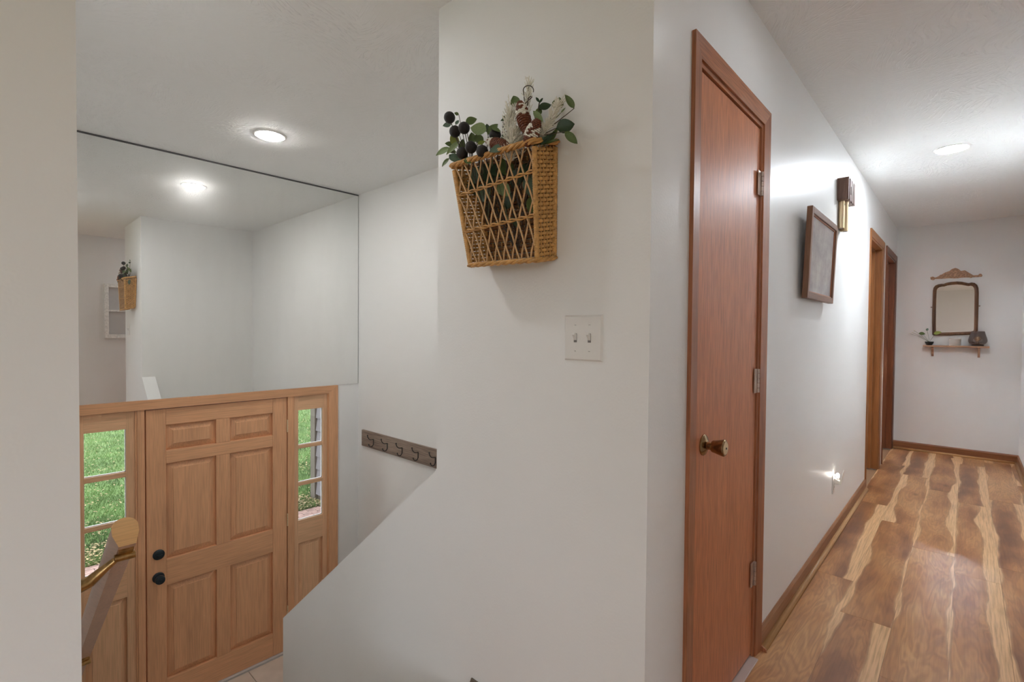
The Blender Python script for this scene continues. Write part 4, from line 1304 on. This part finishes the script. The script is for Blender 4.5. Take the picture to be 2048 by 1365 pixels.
ov = lambda p, dx, dy, dz=0.0: p + V((dx, dy, dz))
def rim_path(fl_, fr_, bl_, br_, o, dz):
    a_, b_, c_, d_ = ov(bl_, 0, o, dz), ov(fl_, -o, o, dz), ov(fr_, -o, -o, dz), ov(br_, 0, -o, dz)
    q = 0.018
    return [a_, b_.lerp(a_, q / (a_ - b_).length), b_.lerp(a_, 0.05).lerp(b_.lerp(c_, 0.015), 0.5), b_.lerp(c_, q / (c_ - b_).length), c_.lerp(b_, q / (c_ - b_).length), c_.lerp(b_, 0.015).lerp(c_.lerp(d_, 0.05), 0.5), c_.lerp(d_, q / (c_ - d_).length), d_]
braid(rim_path(TFL, TFR, TBL, TBR, 0.007, 0.004), 4, 0.0042, 0.0068, 62, M['wicker'], 'rim_strand')
braid(rim_path(BFL, BFR, BBL, BBR, 0.004, -0.002), 3, 0.0042, 0.0052, 70, M['wicker'], 'base_strand')

# ------------------------------------------------------------------ what the basket holds
def P6(x, y, plane):
    return pt(860 + x / 6.606, 160 + y / 6.606, 0, plane)
random.seed(11)
BC = V((1.10, 1.03, 1.56))


def spray(name, label, base, leaves, cat='artificial stems', grp=None):
    """leaves: (x, y of the leaf centre in the enlarged detail, half length, width factor, angle, tone, plane)"""
    r = root(name, base, label, cat, grp)
    for (x, y, hl, wf, an, tone, plane) in leaves:
        c = P6(x, y, plane)
        depth = (c - EYE).dot(F)
        ln = 2 * hl / 6.606 * depth / FPX
        a = math.radians(an)
        d = (R * math.cos(a) + U * math.sin(a)).normalized()
        nrm = -F + R * random.uniform(-0.35, 0.35) + U * random.uniform(-0.1, 0.5)
        d2_ = (d + F * random.uniform(-0.25, 0.25)).normalized()
        b_ = c - d2_ * ln / 2
        put_leaf(r, b_, d2_, nrm, ln, wf * 1.3, LEAF[tone])
        inside = 0.90 < b_.y < 1.20 and b_.z < 1.78
        yr_ = min(1.205, max(0.905, b_.y))
        path_ = [base, base.lerp(b_, 0.5), b_] if inside else [base, V((1.09, base.y + (yr_ - base.y) * 0.75, 1.76)), V((1.085, yr_, 1.822)), b_]
        MB().tube(path_, [0.0016] * (len(path_) - 1) + [0.0009], 5).build('stem', M['stem_green'] if tone in ('pale', 'lime') else M['stem'], r, True)
    return r


spray('eucalyptus_spray', 'pale green eucalyptus sprig spilling over the low side of the basket', V((1.09, 1.12, 1.60)), [
    (640, 650, 115, 1.05, 165, 'pale', 1.045), (545, 540, 80, 0.95, 20, 'mid', 1.07), (225, 595, 58, 0.9, 190, 'blue', 1.07), (350, 447, 32, 0.9, 160, 'mid', 1.08),
    (170, 945, 105, 0.62, 207, 'pale', 1.035), (205, 1090, 72, 0.6, 225, 'mid', 1.04), (335, 1040, 105, 0.75, 325, 'blue', 1.04), (320, 790, 80, 0.95, 120, 'lime', 1.07),
    (255, 848, 58, 0.75, 175, 'mid', 1.07), (300, 900, 120, 0.4, 222, 'pale', 1.035), (290, 940, 60, 0.8, 340, 'mid', 1.06), (520, 1065, 78, 0.8, 0, 'mid', 1.03), (880, 915, 105, 0.8, 195, 'blue', 1.025),
    (650, 790, 90, 0.85, 300, 'mid', 1.08), (560, 770, 85, 0.8, 100, 'mid', 1.09), (830, 650, 95, 0.85, 45, 'mid', 1.08), (860, 740, 80, 1.0, 100, 'dark', 1.07), (680, 830, 55, 0.8, 20, 'lime', 1.075),
    (870, 655, 80, 0.5, 330, 'mid', 1.06), (760, 640, 60, 0.8, 100, 'dark', 1.09), (360, 560, 40, 0.8, 60, 'blue', 1.085), (420, 870, 90, 0.6, 80, 'mid', 1.09)])
spray('greenery_spray', 'dark green leafy sprig rising behind the pine cones', V((1.09, 0.97, 1.60)), [
    (1125, 285, 88, 0.95, 105, 'mid', 1.10), (1690, 315, 88, 1.15, 75, 'mid', 1.09), (1845, 285, 105, 0.55, 128, 'mid', 1.07), (1790, 610, 125, 0.95, 12, 'dark', 1.08), (1865, 765, 115, 0.6, 322, 'mid', 1.06),
    (1430, 490, 100, 0.6, 312, 'pale', 1.06), (1520, 350, 90, 0.8, 20, 'dark', 1.11), (1440, 415, 60, 0.9, 60, 'mid', 1.10), (1000, 600, 55, 0.8, 100, 'dark', 1.09), (985, 500, 40, 0.8, 60, 'mid', 1.09),
    (965, 530, 35, 0.7, 200, 'dark', 1.09), (990, 745, 55, 0.8, 20, 'blue', 1.08), (1560, 770, 140, 0.32, 40, 'dark', 1.07), (1620, 740, 130, 0.35, 55, 'mid', 1.09), (1480, 800, 120, 0.35, 30, 'dark', 1.06), (1420, 260, 45, 0.5, 120, 'dark', 1.11), (1470, 270, 45, 0.5, 60, 'dark', 1.11), (1760, 400, 45, 0.3, 45, 'pale', 1.08), (1600, 820, 110, 0.3, 15, 'mid', 1.08)])
spray('basket_filler', 'muted green leaves and stems showing through the basket lattice', V((1.10, 1.00, 1.50)), [
    (620, 1260, 120, 1.0, 250, 'blue', 1.085), (420, 1350, 110, 0.9, 280, 'blue', 1.08), (800, 1300, 130, 0.9, 300, 'dark', 1.085), (1000, 1150, 130, 1.0, 120, 'mid', 1.09), (700, 1500, 150, 0.85, 260, 'blue', 1.08), (980, 1450, 120, 0.9, 310, 'pale', 1.085),
    (1330, 1400, 150, 0.9, 270, 'blue', 1.075), (1350, 1650, 130, 0.8, 255, 'mid', 1.08), (1130, 1900, 110, 0.5, 310, 'blue', 1.085), (900, 1200, 130, 1.0, 200, 'dark', 1.095), (1150, 1300, 140, 0.9, 240, 'dark', 1.10), (560, 1420, 120, 0.9, 290, 'dark', 1.10), (1250, 1200, 120, 0.9, 70, 'dark', 1.10), (740, 1180, 130, 0.9, 20, 'dark', 1.10), (1050, 1600, 120, 0.7, 250, 'dark', 1.10)])

# dark velvet berries
bs = root('berry_spray', V((1.09, 1.12, 1.62)), 'cluster of dark velvety berries on thin stems in the basket', 'artificial berries')
for x, y, pl_ in ((258, 497, 1.03), (330, 682, 1.035), (450, 635, 1.03), (540, 890, 1.02), (425, 970, 1.035), (690, 945, 1.03), (860, 730, 1.075)):
    c = P6(x, y, pl_)
    rad = 0.0184
    o = MB().lathe(c - V((0, 0, rad)), (0, 0, 1), [(rad - rad * math.cos(math.pi * k / 10) , max(0.0004, rad * math.sin(math.pi * k / 10))) for k in range(11)], 20).build('berry', M['berry'], bs, 'all')
    MB().tube([V((1.09, 1.12, 1.62)), (V((1.09, 1.12, 1.62)) + c) / 2 + V((0, 0.01, 0.0)), c], 0.0013, 6).build('stem', M['stem'], bs, True)


def flocked(name, label, base, tip, wide, n, seed):
    rg = random.Random(seed)
    r = root(name, base, label, 'artificial stems', 'flocked twigs in the basket')
    ax = tip - base
    MB().tube([base, base.lerp(tip, 0.5) + V((0, 0.004, 0)), tip], [0.002, 0.0016, 0.0008], 6).build('stem', M['stem'], r, True)
    mb = MB()
    for k in range(n):
        t = rg.uniform(0.25, 1.0)
        p = base + ax * t
        an = rg.uniform(0, 2 * math.pi)
        s1 = ax.orthogonal().normalized()
        s2_ = ax.normalized().cross(s1)
        d = (s1 * math.cos(an) + s2_ * math.sin(an)) * wide * (1.1 - 0.6 * t) + ax.normalized() * wide * rg.uniform(0.4, 1.3)
        d *= rg.uniform(0.5, 1.1)
        q = p + d
        q.x = min(q.x, 1.138)
        mb.tube([p, p.lerp(q, 0.5), q], [0.0007, 0.0016, 0.0009], 4)
        for h in range(3):
            e = p.lerp(q, rg.uniform(0.3, 0.9))
            e2 = e + V((rg.uniform(-1, 1), rg.uniform(-1, 1), rg.uniform(-0.2, 1))) * 0.006
            mb.tube([e, e2], [0.0013, 0.0007], 3)
    tag(mb.build('needles', M['flock'], r, False), 'white flocked needles', kind='stuff')
    return r


flocked('flocked_twig', 'white flocked twig topped by a curled wire between the upright pine cones', V((1.09, 0.99, 1.72)), P6(1310, 60, 1.09), 0.026, 130, 1)
flocked('flocked_twig', 'white flocked twig left of the upright pine cones', V((1.08, 1.02, 1.72)), P6(1060, 420, 1.075), 0.034, 220, 2)
flocked('flocked_twig', 'white flocked twig right of the upright pine cones', V((1.08, 0.95, 1.74)), P6(1690, 330, 1.07), 0.030, 170, 3)
flocked('flocked_twig', 'low white flocked twig just above the lying pine cone', V((1.07, 1.02, 1.74)), P6(1120, 700, 1.05), 0.034, 170, 4)
# curled wire
wl = root('curled_twig', P6(1270, 320, 1.08), 'thin dark curled twig looping above the pine cones', 'twig')
pts = [P6(*p, 1.075) for p in ((1240, 330), (1300, 270), (1350, 225), (1330, 215), (1300, 240), (1285, 340))]
MB().tube(pts, 0.0014, 6).build('stem', M['stem'], wl, True)
pts = [P6(1300 + 68 * math.cos(a), 140 - 66 * math.sin(a), 1.078) for a in [math.radians(-20 + 12 * k) for k in range(19)]] + [P6(1250, 300, 1.078)]
MB().tube(pts, 0.0013, 6).build('loop', M['stem'], wl, True)


def pine_cone(label, a, b, rad, snow, seed):
    rg = random.Random(seed)
    a, b = V(a), V(b)
    ax = (b - a)
    L_ = ax.length
    ax.normalize()
    s1 = ax.orthogonal().normalized()
    s2_ = ax.cross(s1)
    r = root('pine_cone', a, label, 'pine cone', 'pine cones in the basket')
    MB().lathe(a, ax, [(0, rad * 0.3), (L_ * 0.15, rad * 0.66), (L_ * 0.45, rad * 0.72), (L_ * 0.8, rad * 0.42), (L_, rad * 0.1)], 12).build('core', M['cone'], r, 'all')
    br, wh = MB(), MB()
    for ring in range(15):
        t = (ring + 0.5) / 15
        rr = rad * (math.sin(math.pi * min(0.97, 0.12 + 0.80 * t)) ** 0.75)
        ns = 11
        for k in range(ns):
            an = 2 * math.pi * (k + 0.5 * (ring % 2)) / ns
            d = s1 * math.cos(an) + s2_ * math.sin(an)
            tg = ax.cross(d)
            c0 = a + ax * (L_ * t) + d * rr * 0.45
            tip = a + ax * (L_ * t + L_ * 0.055) + d * rr
            w_ = rr * 0.30
            th = 0.0011
            vs_ = [c0 + tg * w_ * 0.7 - ax * th, c0 - tg * w_ * 0.7 - ax * th, tip - tg * w_ - ax * th, tip + tg * w_ - ax * th,
                   c0 + tg * w_ * 0.7 + ax * th, c0 - tg * w_ * 0.7 + ax * th, tip - tg * w_ * 0.6 + ax * th * 2.2, tip + tg * w_ * 0.6 + ax * th * 2.2]
            tgt = wh if (rg.random() < 0.72 and snow(t, d)) else br
            tgt.add(vs_, [(0, 1, 2, 3), (7, 6, 5, 4), (0, 4, 5, 1), (1, 5, 6, 2), (2, 6, 7, 3), (3, 7, 4, 0)])
    tag(br.build('scales', M['cone'], r), kind='stuff')
    if wh.v:
        tag(wh.build('frosted_scales', M['flock'], r), 'white frosted scales', kind='stuff')
    return r


pine_cone('upper of the two upright frosted pine cones', P6(1290, 720, 1.05), P6(1190, 315, 1.055), 0.0205, lambda t, d: 0.45 < t < 0.85 and d.dot(-F) > 0.1, 5)
pine_cone('lower of the two upright frosted pine cones, leaning over the rim', P6(1265, 880, 1.035), P6(1425, 540, 1.045), 0.0205, lambda t, d: 0.25 < t < 0.72 and d.dot(-F) > 0.1, 6)
pine_cone('pine cone lying on its side behind the basket rim', P6(1090, 905, 1.05), P6(770, 815, 1.045), 0.0185, lambda t, d: t > 0.72, 7)

# ------------------------------------------------------------------ outside the front door
GZ = -1.42
struct(boxes('ground_porch', [((-4, YF + 0.15, GZ - 0.2), (3.62, 7.12, GZ + 0.012))], plain('mortar', (0.24, 0.20, 0.18), 0.95)), 'mortar bed of the brick porch in front of the door', 'porch')
pch = bpy.data.objects['ground_porch']
bm_ = [MB().box((-0.098, -0.046, 0), (0.098, 0.046, 0.012)).mesh('brick', M['paver'], V((0, 0, 0)), False)]
for j in range(5):
    y_ = 7.07 - j * 0.1
    for i in range(11):
        for x0_ in (-0.2 + (0.1 if j % 2 else 0), 2.1 + (0.1 if j % 2 else 0)):
            if x0_ < 1 and i > 8:
                continue
            xx = x0_ + i * 0.205
            if xx < 3.5:
                link('brick', bm_[0], (xx, y_, GZ + 0.012), pch)
struct(boxes('ground_lawn', [((-30, 7.12, GZ - 0.3), (45, 60, GZ)), ((-40, -45, GZ - 0.3), (-4, 7.12, GZ)), ((-4, -45, GZ - 0.3), (45, YS0 - 0.2, GZ))], M['lawn']), 'green lawn sprinkled with fallen leaves outside', 'lawn')
struct(box('ground_bed', (-4, 7.12, GZ - 0.05), (3.62, 7.62, GZ + 0.012), M['mulch']), 'brown leaf litter bed at the edge of the porch', 'ground')
rg = random.Random(21)
gb, lv = MB(), MB()
gm, lm_ = [], []
def wedge(rg, y):
    # only the strips of lawn that the two sidelights look onto
    if rg.random() < 0.5:
        return y * rg.uniform(0.085, 0.18)
    return y * rg.uniform(0.42, 0.51)
vs, fs = [], []
for k in range(42000):
    y = 7.15 + 15 * rg.random() ** 1.6
    x = wedge(rg, y)
    if y < 7.66 and x > 3.5:
        continue
    h = rg.uniform(0.03, 0.085)
    a = rg.uniform(0, math.pi)
    dx, dy = math.cos(a) * 0.0042, math.sin(a) * 0.0042
    lx_, ly2 = rg.uniform(-0.04, 0.04), rg.uniform(-0.04, 0.04)
    n = len(vs)
    vs += [V((x - dx, y - dy, GZ)), V((x + dx, y + dy, GZ)), V((x + lx_, y + ly2, GZ + h))]
    fs.append((n, n + 1, n + 2))
gb.v, gb.f = vs, fs
tag(gb.build('grass', M['blade']), 'short grass blades on the lawn outside the sidelights', 'grass', None, 'stuff')
vs, fs = [], []
for k in range(2600):
    y = 7.1 + 14 * rg.random() ** 1.5
    if rg.random() < 0.3:
        y = 7.1 + 0.6 * rg.random()
    x = wedge(rg, y)
    if y < 7.66 and x > 3.5:
        continue
    s = rg.uniform(0.012, 0.026)
    a = rg.uniform(0, 6.28)
    z = GZ + rg.uniform(0.02, 0.07)
    n = len(vs)
    ca, sa = math.cos(a) * s, math.sin(a) * s
    vs += [V((x - ca, y - sa, z)), V((x + sa * 0.5, y - ca * 0.5, z + 0.012)), V((x + ca, y + sa, z + 0.01)), V((x - sa * 0.5, y + ca * 0.5, z + 0.006))]
    fs.append((n, n + 1, n + 2, n + 3))
lv.v, lv.f = vs, fs
tag(lv.build('fallen_leaves', M['deadleaf']), 'dry fallen leaves scattered over the lawn outside', 'leaves', None, 'stuff')
# house wing with lap siding
XWg = 3.562
wg = root('house_wing', (XWg, 6.0, GZ), 'grey lap sided wing of the house outside the sidelight', 'house wing')
box('wall_core', (XWg + 0.03, YF + 0.15, GZ - 0.2), (XWg + 0.6, 7.62, 3.0), M['siding_trim'], wg)
for k in range(16):
    z = GZ + 0.10 + k * 0.2
    MB().prism([(XWg + 0.03, YF + 0.15, z), (XWg - 0.012, YF + 0.15, z), (XWg + 0.012, YF + 0.15, z + 0.205), (XWg + 0.03, YF + 0.15, z + 0.205)], (0, 7.46 - YF - 0.15, 0)).build('siding_board', M['siding'], wg)
box('corner_board', (XWg - 0.022, 7.475, GZ - 0.1), (XWg + 0.03, 7.62, 3.0), M['siding_trim'], wg)
